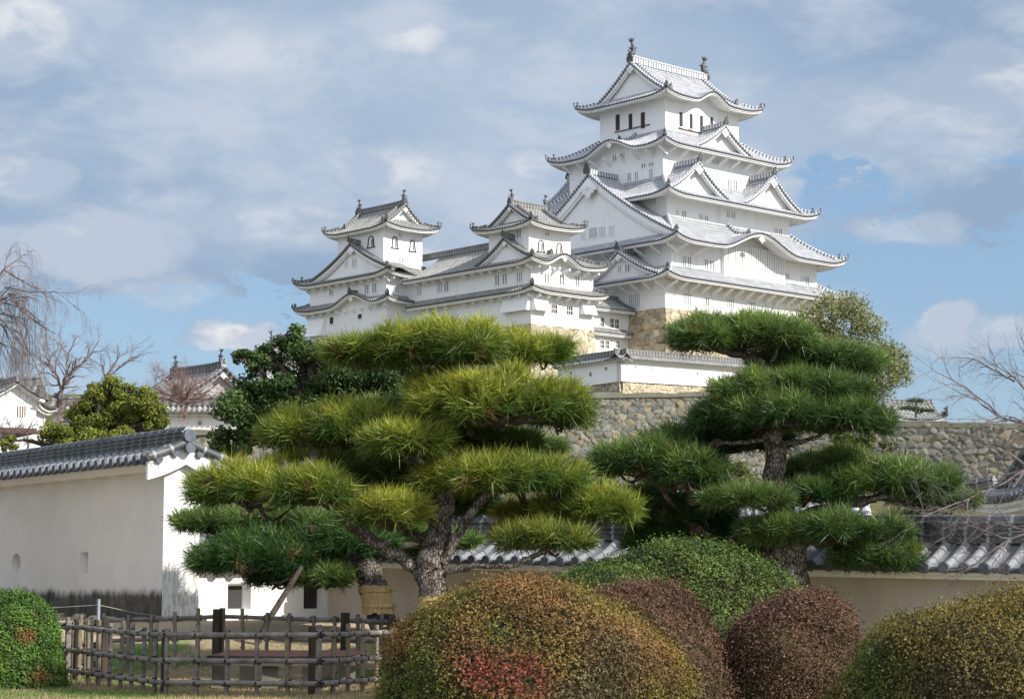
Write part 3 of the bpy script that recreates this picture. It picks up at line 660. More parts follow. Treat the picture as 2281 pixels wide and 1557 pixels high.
    for c in ((352, 228, 386, 285), (410, 210, 465, 276), (480, 203, 522, 266), (545, 196, 582, 256)): wpx(w[2], 'left', (0, 0), -xg, 12.2, *c, crop=K2, n=4)
    xg = -16.43 + .6 + .7
    for c in ((605, 472, 632, 512), (655, 463, 690, 510)): wpx(w[1], 'left', (0, 0), -xg, 12.2, *c, crop=K2)
    wpx(w[3], 'left', (0, 0), 12.9, 9, 470, 65, 512, 85, crop=K2)
    # stone base
    mb = MB()
    stone_face(mb, (-14.55, -12.65), (15.5, -12.65), 20.5, 32., (0, -1), 1.25, .13, PAL_TAN, -.0, .08, joint_col=(.17, .14, .10))
    stone_face(mb, (-14.55, 12), (-14.55, -12.65), 20.5, 32., (-1, 0), 1.25, .13, PAL_TAN, 0, .08, joint_col=(.17, .14, .10))
    V = mb.V
    for i in range(len(V)):     # lean the faces outwards towards the foot
        g = V[i]; h = 32. - g[:, 2]; k = .055 * h + .006 * h * h
        if i == 0: g[:, 1] -= k; g[:, 0] -= k * np.clip((0 - g[:, 0]) / 14.5, 0, 1)
        else: g[:, 0] -= k; g[:, 1] -= k * np.clip((0 - g[:, 1]) / 12.6, 0, 1)
    mb.build('stone_base', M['stone'], t, smooth=True)
main_keep()
def small_tower_right():
    t = cthing('castle_turret', 'white turret with grey tiled roofs and two bell-shaped windows just left of the tallest tower', 'castle turret', -28.8, -5.5, 26)
    mb = MB(); mb.box((-31.95, -8.8, 36.), (-25.68, -2.28, 40.35)); wt = mb.build('wall', M['plaster'], t)
    mb = MB(); mb.box((-32.75, -10., 28.8), (-23.35, 2., 35.75)); wl = mb.build('wall', M['plaster'], t)
    p, rh = .42, .1
    irimoya(t, (-29., -5.6), 4.24, 4.85, 1.3, 39.75, 2.75, 'x', .4, 1.3, 1.6, p, rh, GM, ridge_h=.6, ridge_w=.45, fish_s=.62, board=.35, pend=.4, orn=.4, desc=True, cap_r=.1)
    skirt(t, (-34.15, -22.4, -11.6, 2.), (-28.3, -28.2, -5.75, 2.), 35.5, 3.4, .45, (-32.75, -23.35, -10, 2.), p, rh, GM, sides=('front', 'left', 'right'), bumps={'front': [(5.1, 3.1, 1.15)]},
          dorm=[('left', 2 + 6.4, 4.7, 38.45, 35.9, .7, 3.6, .38, .45, .6, .6, .5)], struts={'front': (1.5, 1.7, None, .75), 'left': (1.5, 1.7, None, .75)}, cap_r=.1)
    skirt(t, (-33.95, -22.2, -11.5, 2.), (-32.75, -23.35, -10., 2.), 32.4, .75, .4, (-32.75, -23.35, -10, 2.), p, rh, GM, sides=('front', 'left', 'right'), struts={'front': (1.5, 1.7, None, .75), 'left': (1.5, 1.7, None, .75)}, cap_r=.1)
    rc = (-28.82, -5.54)
    wpx(wt, 'front', rc, 3.13, 3.26, 1645, 384, 1690, 458, 'bell', crop=K3); wpx(wt, 'front', rc, 3.13, 3.26, 1762, 402, 1806, 474, 'bell', crop=K3); wpx(wt, 'front', rc, 3.13, 3.26, 1690, 335, 1718, 358, crop=K3)
    wpx(wt, 'left', rc, 3.13, 3.26, 1515, 322, 1546, 372, crop=K3)
    rc = (-28.05, -4.); a, b = 4.7, 6.
    for c in ((1685, 600, 1717, 655), (1780, 606, 1814, 668), (1880, 620, 1912, 680)): wpx(wl, 'front', rc, a, b, *c, crop=K3)
    for c in ((1515, 590, 1553, 652), (1425, 600, 1456, 662), (1378, 608, 1409, 670)): wpx(wl, 'left', rc, a, b, *c, crop=K3)
    for c in ((1735, 795, 1764, 850), (1832, 806, 1862, 860)): wpx(wl, 'front', rc, a, b, *c, 'open', 3, crop=K3, minw=.9, wp=M['plaster_old'])
    wpx(wl, 'left', rc, a, b, 1474, 790, 1493, 850, 'open', crop=K3)
    for c in ((1385, 450, 1407, 498), (1418, 445, 1442, 492)): wpx(wl, 'left', (-28.05, -4), 4.85, b, *c, crop=K3)
    # flared stone-drop boxes at the corners
    def drop(side, c0, c1, zt, zb, o=.75):
        if side == 'f': v = [(c0, -10, zt), (c1, -10, zt), (c1, -10, zb), (c0, -10, zb), (c0, -10 - o * .25, zt), (c1, -10 - o * .25, zt), (c1, -10 - o, zb), (c0, -10 - o, zb)]
        else: v = [(-32.75, c0, zt), (-32.75, c1, zt), (-32.75, c1, zb), (-32.75, c0, zb), (-32.75 - o * .25, c0, zt), (-32.75 - o * .25, c1, zt), (-32.75 - o, c1, zb), (-32.75 - o, c0, zb)]
        mb = MB(); mb.add(v, [(4, 5, 6, 7), (0, 1, 5, 4), (3, 2, 6, 7), (0, 3, 7, 4), (1, 2, 6, 5)]); mb.build('stone_drop_box', M['plaster'], t)
    drop('f', -32.7, -30.6, 32.1, 30.3); drop('f', -25.4, -23.4, 32.1, 30.5); drop('l', -9.95, -5.8, 32.1, 30.3)
    mb = MB()
    stone_face(mb, (-32.9, -10.1), (-23.3, -10.1), 20., 28.85, (0, -1), .9, .11, [(.50, .44, .32), (.42, .37, .26), (.55, .50, .38), (.38, .33, .23), (.48, .41, .29)], 0, .10, joint_col=(.18, .15, .10))
    stone_face(mb, (-32.9, 4), (-32.9, -10.1), 20., 28.85, (-1, 0), .8, .2, PAL_TAN, 0, .16)
    stone_face(mb, (-23.3, -10.1), (-23.3, -6.5), 20., 28.85, (1, 0), .8, .2, PAL_TAN, 0, .16)
    for i, g in enumerate(mb.V):
        h = 28.85 - g[:, 2]; k = .05 * h + .005 * h * h
        if i == 0: g[:, 1] -= k; g[:, 0] -= k * np.clip((-28 - g[:, 0]) / 5, -1, 1)
        elif i == 1: g[:, 0] -= k; g[:, 1] -= k * np.clip((-5 - g[:, 1]) / 5, 0, 1)
        else: g[:, 0] += k; g[:, 1] -= k * np.clip((-6.5 - g[:, 1]) / 3.6, 0, 1)
    mb.build('stone_base', M['stone'], t, smooth=True)
small_tower_right()
def corridor():
    t = cthing('castle_corridor', 'long white two-storey corridor building with grey tiled roof between the two small turrets', 'castle corridor', -28.8, 6.5, 26)
    mb = MB(); mb.box((-32.72, 2.004, 27.5), (-25.5, 11.5, 35.75)); w = mb.build('wall', M['plaster'], t)
    p, rh = .42, .1
    skirt(t, (-34.15, -22.4, 2.004, 10.2), (-28.3, -28.2, 2.004, 10.2), 35.5, 3.4, .45, (-32.72, -25.5, 2, 10), p, rh, GM, sides=('left',), struts={'left': (1.5, 1.7, None, .75)}, cap_r=.1)
    skirt(t, (-33.95, -22.2, 2.004, 9.8), (-32.72, -23.35, 2.004, 9.8), 32.4, .75, .4, (-32.72, -23.35, 2, 10), p, rh, GM, sides=('left',), struts={'left': (1.5, 1.7, None, .75)}, cap_r=.1)
    rb = RoofBuf(); ridge_line(rb, [(-28.3, y, 39.1) for y in np.linspace(-2.3, 14, 8)], .5, .5); F = raw_face((-22.4, 2.004), (0, 1), (-1, 0), 8.2); roof_side(rb, F, 35.5, 3.4, 5.85, None, None, 0, 1.4, p, rh)
    flush_roof(rb, t, *GM)
    rc = (-28.72, 6.); a = 4.0
    for c in ((1238, 625, 1269, 688), (1055, 650, 1086, 710), (1010, 655, 1043, 716), (880, 672, 912, 732)): wpx(w, 'left', rc, a, 5, *c, crop=K3)
    for c in ((1155, 825, 1181, 878), (1288, 808, 1316, 858), (1337, 803, 1365, 862), (975, 845, 1000, 880)): wpx(w, 'left', rc, a, 5, *c, 'open', crop=K3)
    mb = MB(); stone_face(mb, (-32.9, 12), (-32.9, 4), 20., 28., (-1, 0), .9, .3, PAL_TAN, 0.05, .16); mb.build('stone_base', M['stone'], t, smooth=True)
corridor()
def small_tower_left():
    t = cthing('castle_turret', 'white turret at the far left end of the castle, its small top gable sunlit', 'castle turret', -32, 17, 26)
    mb = MB(); mb.box((-35.18, 12.28, 37.), (-29.38, 20.92, 42.5)); wt = mb.build('wall', M['plaster'], t)
    mb = MB(); mb.box((-35.67, 11.1, 27.), (-27.9, 25.6, 36.7)); wl = mb.build('wall', M['plaster'], t)
    p, rh = .42, .1
    irimoya(t, (-32.1, 16.6), 4.1, 5.95, 1.4, 41.95, 2.95, 'y', .45, 1.2, 1.6, p, rh, GM, ridge_h=.6, ridge_w=.45, fish_s=.66, board=.38, pend=.45, orn=.45, cap_r=.1)
    skirt(t, (-36.95, -26.6, 9.5, 27.3), (-31.8, -31.75, 14.7, 22.1), 36.3, 2.9, .5, (-35.67, -27.9, 11.1, 25.6), p, rh, GM,
          dorm=[('left', 27.3 - 16.7, 7.8, 40.35, 36.75, .35, 4.3, .5, .7, .62, .7, .55)], struts={'left': (1.5, 1.7, None, .75), 'front': (1.6, 1.6, 5, .9)}, cap_r=.1)
    skirt(t, (-36.8, -26.6, 9.5, 27.5), (-35.67, -27.9, 11.1, 25.6), 33.2, .75, .45, (-35.67, -27.9, 11.1, 25.6), p, rh, GM, bumps={'left': [(27.5 - 16.5, 4.6, 1.3)]}, struts={'left': (1.5, 1.7, None, .75)}, cap_r=.1)
    mb = MB()
    stone_face(mb, (-35.75, 11.0), (-27.8, 11.0), 19., 28.05, (0, -1), .9, .2, PAL_TAN, .08, .1, joint_col=(.17, .14, .10)); stone_face(mb, (-35.75, 25.7), (-35.75, 11.0), 19., 28.05, (-1, 0), .9, .2, PAL_TAN, .08, .1, joint_col=(.17, .14, .10))
    mb.build('stone_base', M['stone'], t, smooth=True)
    rc = (-32.28, 16.6)
    wpx(wt, 'left', rc, 2.9, 4.32, 566, 358, 612, 430, 'bell', crop=K3)
    for c in ((718, 362, 760, 435), (830, 384, 872, 456)): wpx(wt, 'front', rc, 2.9, 4.32, *c, 'bell', crop=K3)
    for c in ((758, 345, 784, 366), (762, 500, 790, 530)): wpx(wt, 'front', rc, 2.9, 4.32, *c, crop=K3)
    rc = (-31.785, 18.35); a, b = 3.885, 7.25
    for c in ((550, 668, 578, 724), (598, 662, 626, 718), (325, 690, 352, 735)): wpx(wl, 'left', rc, a, b, *c, crop=K3)
    wpx(wl, 'front', rc, a, b, 738, 665, 765, 716, crop=K3)
    for c in ((328, 875, 353, 918), (508, 855, 533, 885)): wpx(wl, 'left', rc, a, b, *c, 'open', crop=K3)
    for c in ((425, 515, 445, 556), (470, 505, 500, 552)): wpx(wl, 'left', (-31.785, 18.35), 4.26, b, *c, crop=K3)
    mb = MB(); v = [(-35.67, 25.55, 32.3), (-35.67, 22.4, 32.3), (-35.67, 22.4, 30.2), (-35.67, 25.55, 30.2), (-35.9, 25.65, 32.3), (-35.9, 22.4, 32.3), (-36.6, 22.4, 30.2), (-36.6, 26.2, 30.2)]
    mb.add(v, [(4, 5, 6, 7), (0, 1, 5, 4), (3, 2, 6, 7), (0, 3, 7, 4), (1, 2, 6, 5)]); mb.build('stone_drop_box', M['plaster'], t)
small_tower_left()
def link():
    t = cthing('castle_passage', 'low white passage building with two short grey roofs beside the tallest tower\'s stone foot', 'castle passage', -18.5, -5, 24)
    mb = MB(); mb.box((-23.3, -7., 24.), (-14.5, 0, 31.9)); w = mb.build('wall', M['plaster'], t)
    rb = RoofBuf(); p, rh = .42, .1
    F = raw_face((-23.2, -8.3), (1, 0), (0, 1), 8.4); roof_side(rb, F, 31.9, 1.7, 3.2, None, None, 0, 1.3, p, rh, cap_r=.1)
    F2 = raw_face((-21.3, -7.95), (1, 0), (0, 1), 6.3); roof_side(rb, F2, 29.2, .65, .95, None, None, 0, .95, p, rh, cap_r=.1, rows=3)
    ridge_line(rb, [(x, -5.2, 33.6) for x in (-23, -20, -17, -14.6)], .4, .4)
    ridge_line(rb, [(-14.95, y, z) for y, z in ((-8.2, 32.05), (-7, 32.5), (-5.2, 33.5))], .3, .3)
    flush_roof(rb, t, *GM)
    for c in ((483, 825, 505, 886), (550, 832, 574, 896), (583, 838, 609, 900), (483, 982, 504, 1035), (517, 985, 539, 1035), (587, 990, 608, 1030)): wpx(w, 'front', (-18.9, -3.5), 4.4, 3.5, *c, 'open', 2, crop=K2, minw=.6, wp=M['plaster_old'])
link()
# ---------------------------------------------------------------- ground
def sst(a, b, x): t = np.clip((x - a) / (b - a), 0, 1); return t * t * (3 - 2 * t)
def gz(x, y):
    x = np.asarray(x, float); y = np.asarray(y, float)
    lf = 1 - sst(-4, 2, x)
    z = .78 * sst(33, 40, y) * lf + .35 * sst(33, 40, y) * (1 - lf)
    z = z + 6.6 * sst(52, 125, y) + .0 * x
    z = z + 7.6 * sst(150.6, 153, y) * sst(-6, 0, x) * (1 - .35 * sst(20, 26, x)) + 7.6 * sst(125, 185, y) * (1 - sst(-6, 0, x))
    z = z + 4.5 * sst(165, 195, y) + 2.5 * sst(195, 225, y) - 20 * sst(320, 700, y)
    return z + .05 * np.sin(x * .7 + 1) * np.sin(y * .45) * sst(20, 26, y)
def ground():
    ys = np.concatenate([np.arange(-30, 20, 5), np.arange(20, 48, .5), np.arange(48, 130, 2.5), np.arange(130, 150, 2), [150.5, 151, 151.6, 152.3, 153], np.arange(155, 330, 5), [360, 420, 500, 700, 1200, 2500]])
    xs = np.concatenate([[-2500, -900, -400, -200, -120], np.arange(-80, -14, 4), np.arange(-14, 14, .5), np.arange(14, 90, 4), [120, 200, 400, 900, 2500]])
    X, Y = np.meshgrid(xs, ys, indexing='ij'); Z = gz(X, Y)
    mb = MB(); mb.grid(np.stack([X, Y, Z], -1))
    def fn(t, b):
        co = t.new('ShaderNodeNewGeometry').outputs['Position']; s = t.new('ShaderNodeSeparateXYZ'); t.put(s.inputs[0], co)
        n = t.noise(co, .55, 5, .6); n2 = t.noise(co, 14, 4, .7); n3 = t.noise(co, .16, 4, .5)
        dry = t.mix(t.mr(n2, .3, .7), (.20, .155, .085), (.36, .29, .18)); grn = t.mix(t.mr(n2, .3, .7), (.06, .13, .02), (.12, .22, .035))
        c = t.mix(t.mr(n, .54, .60), dry, grn)
        sand = t.mix(t.mr(n2, .3, .7), (.38, .30, .20), (.50, .41, .29)); c = t.mix(t.mr(s.outputs[1], 36, 38.5), c, sand)
        hill = t.mix(t.mr(n, .4, .6), (.16, .125, .07), (.09, .10, .035)); c = t.mix(t.mr(s.outputs[1], 46, 56), c, hill)
        t.put(b.inputs['Base Color'], c); bump(t, b, n2, .5, .03)
    o = mb.build('ground', mat('lawn_and_bare_earth', fn, .95, .1)); tag(o, kind='structure')
ground()
# ---------------------------------------------------------------- tile-capped plaster walls
def cut(o, cutters):
    """carve splayed openings out of a wall mesh"""
    objs = []
    for c in cutters:
        q = c.build('cutter', M['plaster']); q.matrix_world = Matrix.Identity(4); objs.append(q)
        m = o.modifiers.new('b', 'BOOLEAN'); m.operation = 'DIFFERENCE'; m.object = q; m.solver = 'EXACT'
    bpy.context.view_layer.update(); dg = bpy.context.evaluated_depsgraph_get()
    me = bpy.data.meshes.new_from_object(o.evaluated_get(dg)); me.polygons.foreach_set('use_smooth', np.zeros(len(me.polygons), bool)); o.modifiers.clear(); o.data = me
    for q in objs: d = q.data; bpy.data.objects.remove(q); bpy.data.meshes.remove(d)
def hole(P, d, out, w, h, z, depth, splay=(.1, .1, .08, .05), round_=False, n=16):
    """frustum cutter centred at P (2D) on a wall face; splay: extra width left, right, top, bottom at the face"""
    mb = MB(); d = np.array([*d, 0.]); o = np.array([*out, 0.]); P = np.array([*P, z]); Z = np.array([0, 0, 1.])
    if round_:
        th = np.arange(n) / n * 6.2832; c = np.stack([np.cos(th), np.sin(th)], 1)
        A = [P + d * a * (w / 2 + splay[0]) + Z * b * (h / 2 + splay[2]) + o * .05 for a, b in c]; B = [P + d * (a * w / 2) + Z * b * h / 2 - o * depth for a, b in c]
    else:
        n = 4; A = [P + d * a + Z * b + o * .05 for a, b in ((-w / 2 - splay[0], -h / 2 - splay[3]), (w / 2 + splay[1], -h / 2 - splay[3]), (w / 2 + splay[1], h / 2 + splay[2]), (-w / 2 - splay[0], h / 2 + splay[2]))]
        B = [P + d * a + Z * b - o * depth for a, b in ((-w / 2, -h / 2), (w / 2, -h / 2), (w / 2, h / 2), (-w / 2, h / 2))]
    # consistent outward winding for the boolean
    i = np.arange(n); j = (i + 1) % n
    side = np.stack([i, j, j + n, i + n], 1)
    flip = np.dot(np.cross(A[1] - A[0], B[0] - A[0]), (A[0] + A[1]) / 2 - np.mean(A, 0)) < 0
    if flip: side = side[:, ::-1]; mb.add(np.vstack([A, B]), side); mb.P.append(np.array([list(range(n))])); mb.P.append(np.array([[k + n for k in range(n)][::-1]]))
    else: mb.add(np.vstack([A, B]), side); mb.P.append(np.array([list(range(n))[::-1]])); mb.P.append(np.array([[k + n for k in range(n)]]))
    return mb
def wall_roof(parent, P, d, nin, L, hw, ht, zE, rise, slope, p, rh, mats, cap_r, rows=6, fasc=.2, ribs=.5, ends=(False, False), ridge=(.26, .34), back=True, board=.2, knobs=True):
    """P: centre-line start; d: along; nin: unit from the camera side inwards; hw: half width of roof; ht: half thickness of wall"""
    P = np.array(P, float); d = np.array(d, float); nin = np.array(nin, float); rb = RoofBuf(); wall = MB()
    roof_side(rb, raw_face(P - nin * hw, d, nin, L, slope), zE, rise, hw, None, None, 0, hw - ht, p, rh, cap_r=cap_r, rows=rows, fascia=fasc, ribs=ribs)
    if back: roof_side(rb, raw_face(P + nin * hw, d, -nin, L, slope), zE, rise, hw, None, None, 0, hw - ht, p, rh, cap_r=cap_r, rows=rows, fascia=fasc, ribs=ribs)
    n = max(int(L / .5), 3); t = np.linspace(0, L, n)
    ridge_line(rb, np.stack([P[0] + d[0] * t, P[1] + d[1] * t, zE + rise + slope * t + ridge[1] * .42], 1), *ridge, layered=knobs)
    if knobs:
        for k in np.arange(p * .5, L, p):
            q = P + d * k; z = zE + rise + slope * k + ridge[1] * .42 + ridge[1] * 1.0
            rb.cap.tube([(q[0] - d[0] * .035, q[1] - d[1] * .035, z - .07), (q[0] + d[0] * .035, q[1] + d[1] * .035, z - .07)], .095, 8)
    for k, e in enumerate(ends):
        if not e: continue
        fo = P if k == 0 else P + d * L; out = -d if k == 0 else d
        zz = zE + (slope * L if k else 0)
        prof = lambda q: zz + rise * cur((hw - np.asarray(q, float)) / hw)
        gable_end(rb, wall, prof, hw, fo, nin, out, zz - fasc, p, board=board, recess=e, pend=0, rim=True, vr=.09)
        disc(rb.cap, (fo[0] + out[0] * .1, fo[1] + out[1] * .1, zz + rise + ridge[1] * .7), (out[0], out[1], 0), .13, .1, 14)
        disc(rb.cap, (fo[0] + out[0] * .14, fo[1] + out[1] * .14, zz + rise - .07), (out[0], out[1], 0), .11, .1, 14)
    o = flush_roof(rb, parent, *mats, white=M['plaster_old'])
    if wall.n: wall.build('gable_board', M['plaster'], o)
    return o
BM = (M['tile_blue'], M['cap'], M['ridge_dark'])
def stained_fn(t, b):
    co = obj_co(t); s = t.new('ShaderNodeSeparateXYZ'); t.put(s.inputs[0], co)
    n = t.noise(t.vm('MULTIPLY', co, (2.6, 2.6, 1.5)), 1, 8, .68); n2 = t.noise(co, 1.2, 6, .6)
    h = t.math('ADD', s.outputs[2], t.math('MULTIPLY', t.math('SUBTRACT', n, .5), .42)); h = t.math('ADD', h, t.math('MULTIPLY', t.math('SUBTRACT', n2, .5), .3))
    base = t.mix(t.math('MULTIPLY', t.mr(n2, .4, .7), .35), (.78, .755, .73), (.64, .60, .56))
    t.put(b.inputs['Base Color'], t.mix(t.mr(h, .56, .34), base, t.mix(t.mr(n, .3, .7), (.055, .052, .045), (.16, .15, .13)))); bump(t, b, t.noise(co, 14, 5), .12, .02)
M['stained'] = mat('stained_old_plaster', stained_fn, .85, .1)
def peel_fn(t, b):
    co = obj_co(t); s = t.new('ShaderNodeSeparateXYZ'); t.put(s.inputs[0], co)
    n = t.noise(t.vm('MULTIPLY', co, (16, 16, 3.5)), 1, 7, .75); n2 = t.noise(co, 1.5, 5, .6)
    h = t.math('ADD', s.outputs[2], t.math('MULTIPLY', t.math('SUBTRACT', n2, .5), .9))
    peel = t.math('MULTIPLY', t.mr(n, .47, .53), t.mr(h, 1.75, 1.2))
    t.put(b.inputs['Base Color'], t.mix(t.math('MULTIPLY', peel, .85), (.82, .81, .79), t.mix(t.mr(n2, .3, .7), (.42, .42, .40), (.58, .58, .55)))); bump(t, b, peel, -.3, .01)
M['peeling'] = mat('peeling_white_plaster', peel_fn, .85, .1)
def left_wall():
    P0 = np.array([-6.957, 40.]); d = np.array([math.sin(R(-35)), math.cos(R(-35))]); e = np.array([math.sin(R(55)), math.cos(R(55))]); L = 26.; TH = .8
    t = thing('plaster_wall', 'tall shaded white plaster wall with grey tile cap and dark stained foot at the left edge', 'wall', (P0[0], P0[1], .9))
    mb = MB(); q = P0; v = []
    for z in (.7, 3.80): v += [(*(q), z), (*(q + e * TH), z), (*(q + e * TH + d * L), z), (*(q + d * L), z)]
    mb.add(v, [(0, 3, 2, 1), (4, 5, 6, 7), (0, 1, 5, 4), (1, 2, 6, 5), (2, 3, 7, 6), (3, 0, 4, 7)][:]); w = mb.build('wall', M['stained'], t)
    hs = []
    for px, rnd in ((196, False), (42, True), (-60, False)):
        a = (px - CX) / FPX; s_ = (a * P0[1] - P0[0]) / (d[0] - a * d[1]); c = P0 + d * s_; z = zat(c[1], 1253)
        hs.append(hole(c - q * 0, d, -e, .34, .34, z, .5, (.12, .02, .05, .02), rnd) if rnd else hole(c, d, -e, .22, .40, z, .5, (.02, .2, .03, .03)))
    cut(w, hs)
    mb = MB(); f0 = P0 - d * .004; mb.add([(*f0, .75), (*(f0 + e * TH), .75), (*(f0 + e * TH), 3.78), (*f0, 3.78)], [(0, 1, 2, 3)]); mb.build('end_face', M['peeling'], w)
    mb = MB(); c = P0 + e * TH / 2
    mb.add([(*(P0 - d * .003 ), 3.77), (*(P0 + e * TH - d * .003), 3.77), (*(P0 + e * TH - d * .003), 3.98), (*(P0 + e * TH / 2 - d * .003), 4.24), (*(P0 - d * .003), 3.98)], [(0, 1, 2, 3, 4)]); mb.build('gable_wall', M['plaster'], w)
    wall_roof(t, c - d * .2, d, e, L, .86, .4, 3.95, .34, 0, .38, .085, BM, .105, 6, .2, 1.2, ends=(.19, False), ridge=(.24, .25), board=0)
    bm = MB(); n = 9
    for sg in (-1, 1):
        q = np.linspace(0, .84, n); z = 3.95 + .34 * cur((.86 - q) / .86) - .03; o = c - d * .18
        for k in range(n - 1):
            v = []
            for dd in (0, .1):
                for (qq, zz, lo) in ((q[k], z[k], 0), (q[k + 1], z[k + 1], 0), (q[k + 1], z[k + 1], 1), (q[k], z[k], 1)):
                    p_ = o + e * sg * qq + d * dd; v.append((*p_, zz - lo * .36))
            bm.add(v, [(0, 1, 2, 3), (4, 5, 6, 7), (3, 2, 6, 7), (0, 1, 5, 4)] + ([(1, 2, 6, 5)] if k == n - 2 else []))
        for k in range(n - 1):
            v = [(*(o + d * dd + e * sg * q[k + j]), z[k + j] - .02) for dd in (.1, .2) for j in (0, 1)]; bm.add(v, [(0, 1, 3, 2)])
    bm.build('gable_board', M['plaster'], t)
    return P0, d, e, TH
LW = left_wall()
def back_wall():
    P0, d, e, TH = LW
    A0 = P0 + e * TH + d * .15; t_ = None
    k = (735 - CX) / FPX; s_ = (k * A0[1] - A0[0]) / (e[0] - k * e[1]); A1 = A0 + e * s_
    B1 = np.array([11.5, 30.5]); bd = B1 - A1; LB = np.linalg.norm(bd); bd /= LB; bn = np.array([-bd[1], bd[0]]); an = np.array([-e[1], e[0]])
    t = thing('plaster_wall', 'long low white plaster wall with wavy silver-grey tiles running behind the pines and clipped shrubs', 'wall', (A1[0], A1[1], .5))
    def body(P, dd, n, L, z0, z1, z1b, th=.5):
        mb = MB(); v = []
        for z, zb in ((z0, z0), (z1, z1b)): v += [(*P, z), (*(P + dd * L), zb), (*(P + dd * L + n * th), zb), (*(P + n * th), z)]
        mb.add(v, [(0, 3, 2, 1), (4, 5, 6, 7), (0, 1, 5, 4), (1, 2, 6, 5), (2, 3, 7, 6), (3, 0, 4, 7)]); return mb
    LA = s_
    o = np.array([A1[0], A1[1], .5])
    wa = body(A0, e, an, LA + .02, .3, 1.98, 1.98).build('wall', M['plaster'], t)
    hs = []; dks = []
    for px in (533, 700):
        a = (px - CX) / FPX; q_ = (a * A0[1] - A0[0]) / (e[0] - a * e[1]); c = A0 + e * q_; z = zat(c[1], 1330)
        h = hole(c, e, -an, .40, .46, z, .22, (.02, .14, .07, .02)); hs.append(h)
        b0 = c + an * .19 - e * .20; dk = MB(); dk.obox((*b0, z - .23), (*(e * .40), 0), (*(an * .03), 0), (0, 0, .46)); dks.append(dk)
    cut(wa, hs); [q.build('loophole_shade_panel', M['opening'], wa) for q in dks]  # dark panels at the hole backs stand in for the shade inside
    slope = (1.66 - 2.02) / LB
    mb = body(A1, bd, bn, LB, .1, 2.02, 1.66); wb = mb.build('wall', M['plaster_tan'], t)
    TMt = (M['tile_silver2'], M['cap'], M['ridge_dark'])
    wall_roof(t, A0 + an * .25 - e * .0, e, an, LA + .1, .72, .25, 2.0, .5, 0, .40, .085, TMt, .105, 6, .16, .8, ridge=(.26, .34))
    wall_roof(t, A1 + bn * .25 + bd * .0, bd, bn, LB, .95, .25, 2.04, .46, slope, .355, .085, TMt, .10, 8, .17, .8, ridge=(.28, .3))
    return A0, A1, bd, bn
M['tile_silver2'] = mat('silver_wall_tile', tile_fn((.27, .27, .28), (.15, .155, .16), (.11, .11, .115), .035, 3.2), .35, .55)  # silver-grey wall tile with darker pans and joints
BW = back_wall()
def world_wall(name, label, P, d, nin, L, z0, zw, hw, th, rise, mats, stone=None, p=.42, slope=0., ends=(False, False), holes=(), pm='plaster', ridge=(.3, .35)):
    t = thing(name, label, 'wall', (P[0], P[1], z0)); P = np.array(P, float); d = np.array(d, float); nin = np.array(nin, float)
    mb = MB(); v = []
    for z in (z0, zw): v += [(*P, z), (*(P + d * L), z + slope * L), (*(P + d * L + nin * th), z + slope * L), (*(P + nin * th), z)]
    mb.add(v, [(0, 3, 2, 1), (4, 5, 6, 7), (0, 1, 5, 4), (1, 2, 6, 5), (2, 3, 7, 6), (3, 0, 4, 7)]); w = mb.build('wall', M[pm], t)
    for (s_, z, ww, hh) in holes:
        q = MB(); c = P + d * s_ - nin * .02; q.obox((*(c - d * ww / 2), z), (*(d * ww), 0), (*(nin * .05), 0), (0, 0, hh)); q.build('loophole', M['opening_soft'], w)
    wall_roof(t, P + nin * th / 2, d, nin, L, hw, th / 2, zw, rise, slope, p, .09, mats, .1, 5, .16, .5, ends=ends, ridge=ridge, knobs=False)
    return t
def lower_wall():
    P = np.array([10.7, 195.]); L1, L2 = 24., 9.
    t = thing('plaster_wall', 'low white wall with grey tiled cap on tan stone, folded at a corner below the tallest tower', 'wall', (P[0], P[1], 18.5))
    mb = MB(); u, v = CU, CV
    mb.obox((*P, 20.9), (*(u * L1), .6), (*(v * .6), 0), (0, 0, 2.2)); a = mb.build('wall', M['plaster'], t)
    mb = MB(); mb.obox((*(P - 0 * u), 20.9), (*(v * L2), -.2), (*(u * .58), 0), (0, 0, 2.2)); b = mb.build('wall', M['plaster'], t)
    q = MB()
    for s_, k, wd in ((1.9, 1.3, .2), (4.3, 1.2, .18), (7., .75, .12), (11., 1.1, .2), (14.5, .6, .3)): c = P + u * s_ - v * .02; q.obox((*(c), 20.95 + s_ * .02 + k), (*(u * wd), 0), (*(v * .05), 0), (0, 0, .3))
    q.build('loophole', M['opening_soft'], a); q = MB()
    for s_, k, hh in ((1.9, 1.25, .3), (4.1, .8, .4), (6.9, 1.2, .3)): c = P + v * s_ - u * .02; q.obox((*(c), 20.9 + k), (*(v * .3), 0), (*(u * .05), 0), (0, 0, hh))
    q.build('loophole', M['opening_soft'], b)
    wall_roof(t, P + v * .3 - u * .6, u, v, L1, .95, .3, 23.05, .6, .02, .42, .09, GM, .1, 5, .16, .5, ridge=(.3, .35), knobs=False)
    wall_roof(t, P + u * .3 - v * .6, v, u, L2 + .6, .95, .3, 23.05, .6, -.02, .42, .09, GM, .1, 5, .16, .5, ridge=(.3, .35), knobs=False, ends=(False, .3))
    mb = MB(); stone_face(mb, P - .1 * v - .1 * u, P + u * L1 - .1 * v, 17.5, 20.95, -v, .85, .11, [(.52, .44, .30), (.46, .39, .27), (.56, .49, .36), (.40, .34, .24)], .08, .08, z1b=21.5, joint_col=(.18, .15, .10))
    stone_face(mb, P + v * L2 - .1 * u, P - .1 * v - .1 * u, 17.5, 20.7, -u, .85, .14, [(.36, .31, .22), (.30, .27, .2), (.40, .36, .28)], .08, .08, z1b=20.95, joint_col=(.14, .12, .09))
    mb.build('stone_foot', M['stone'], t)
lower_wall()
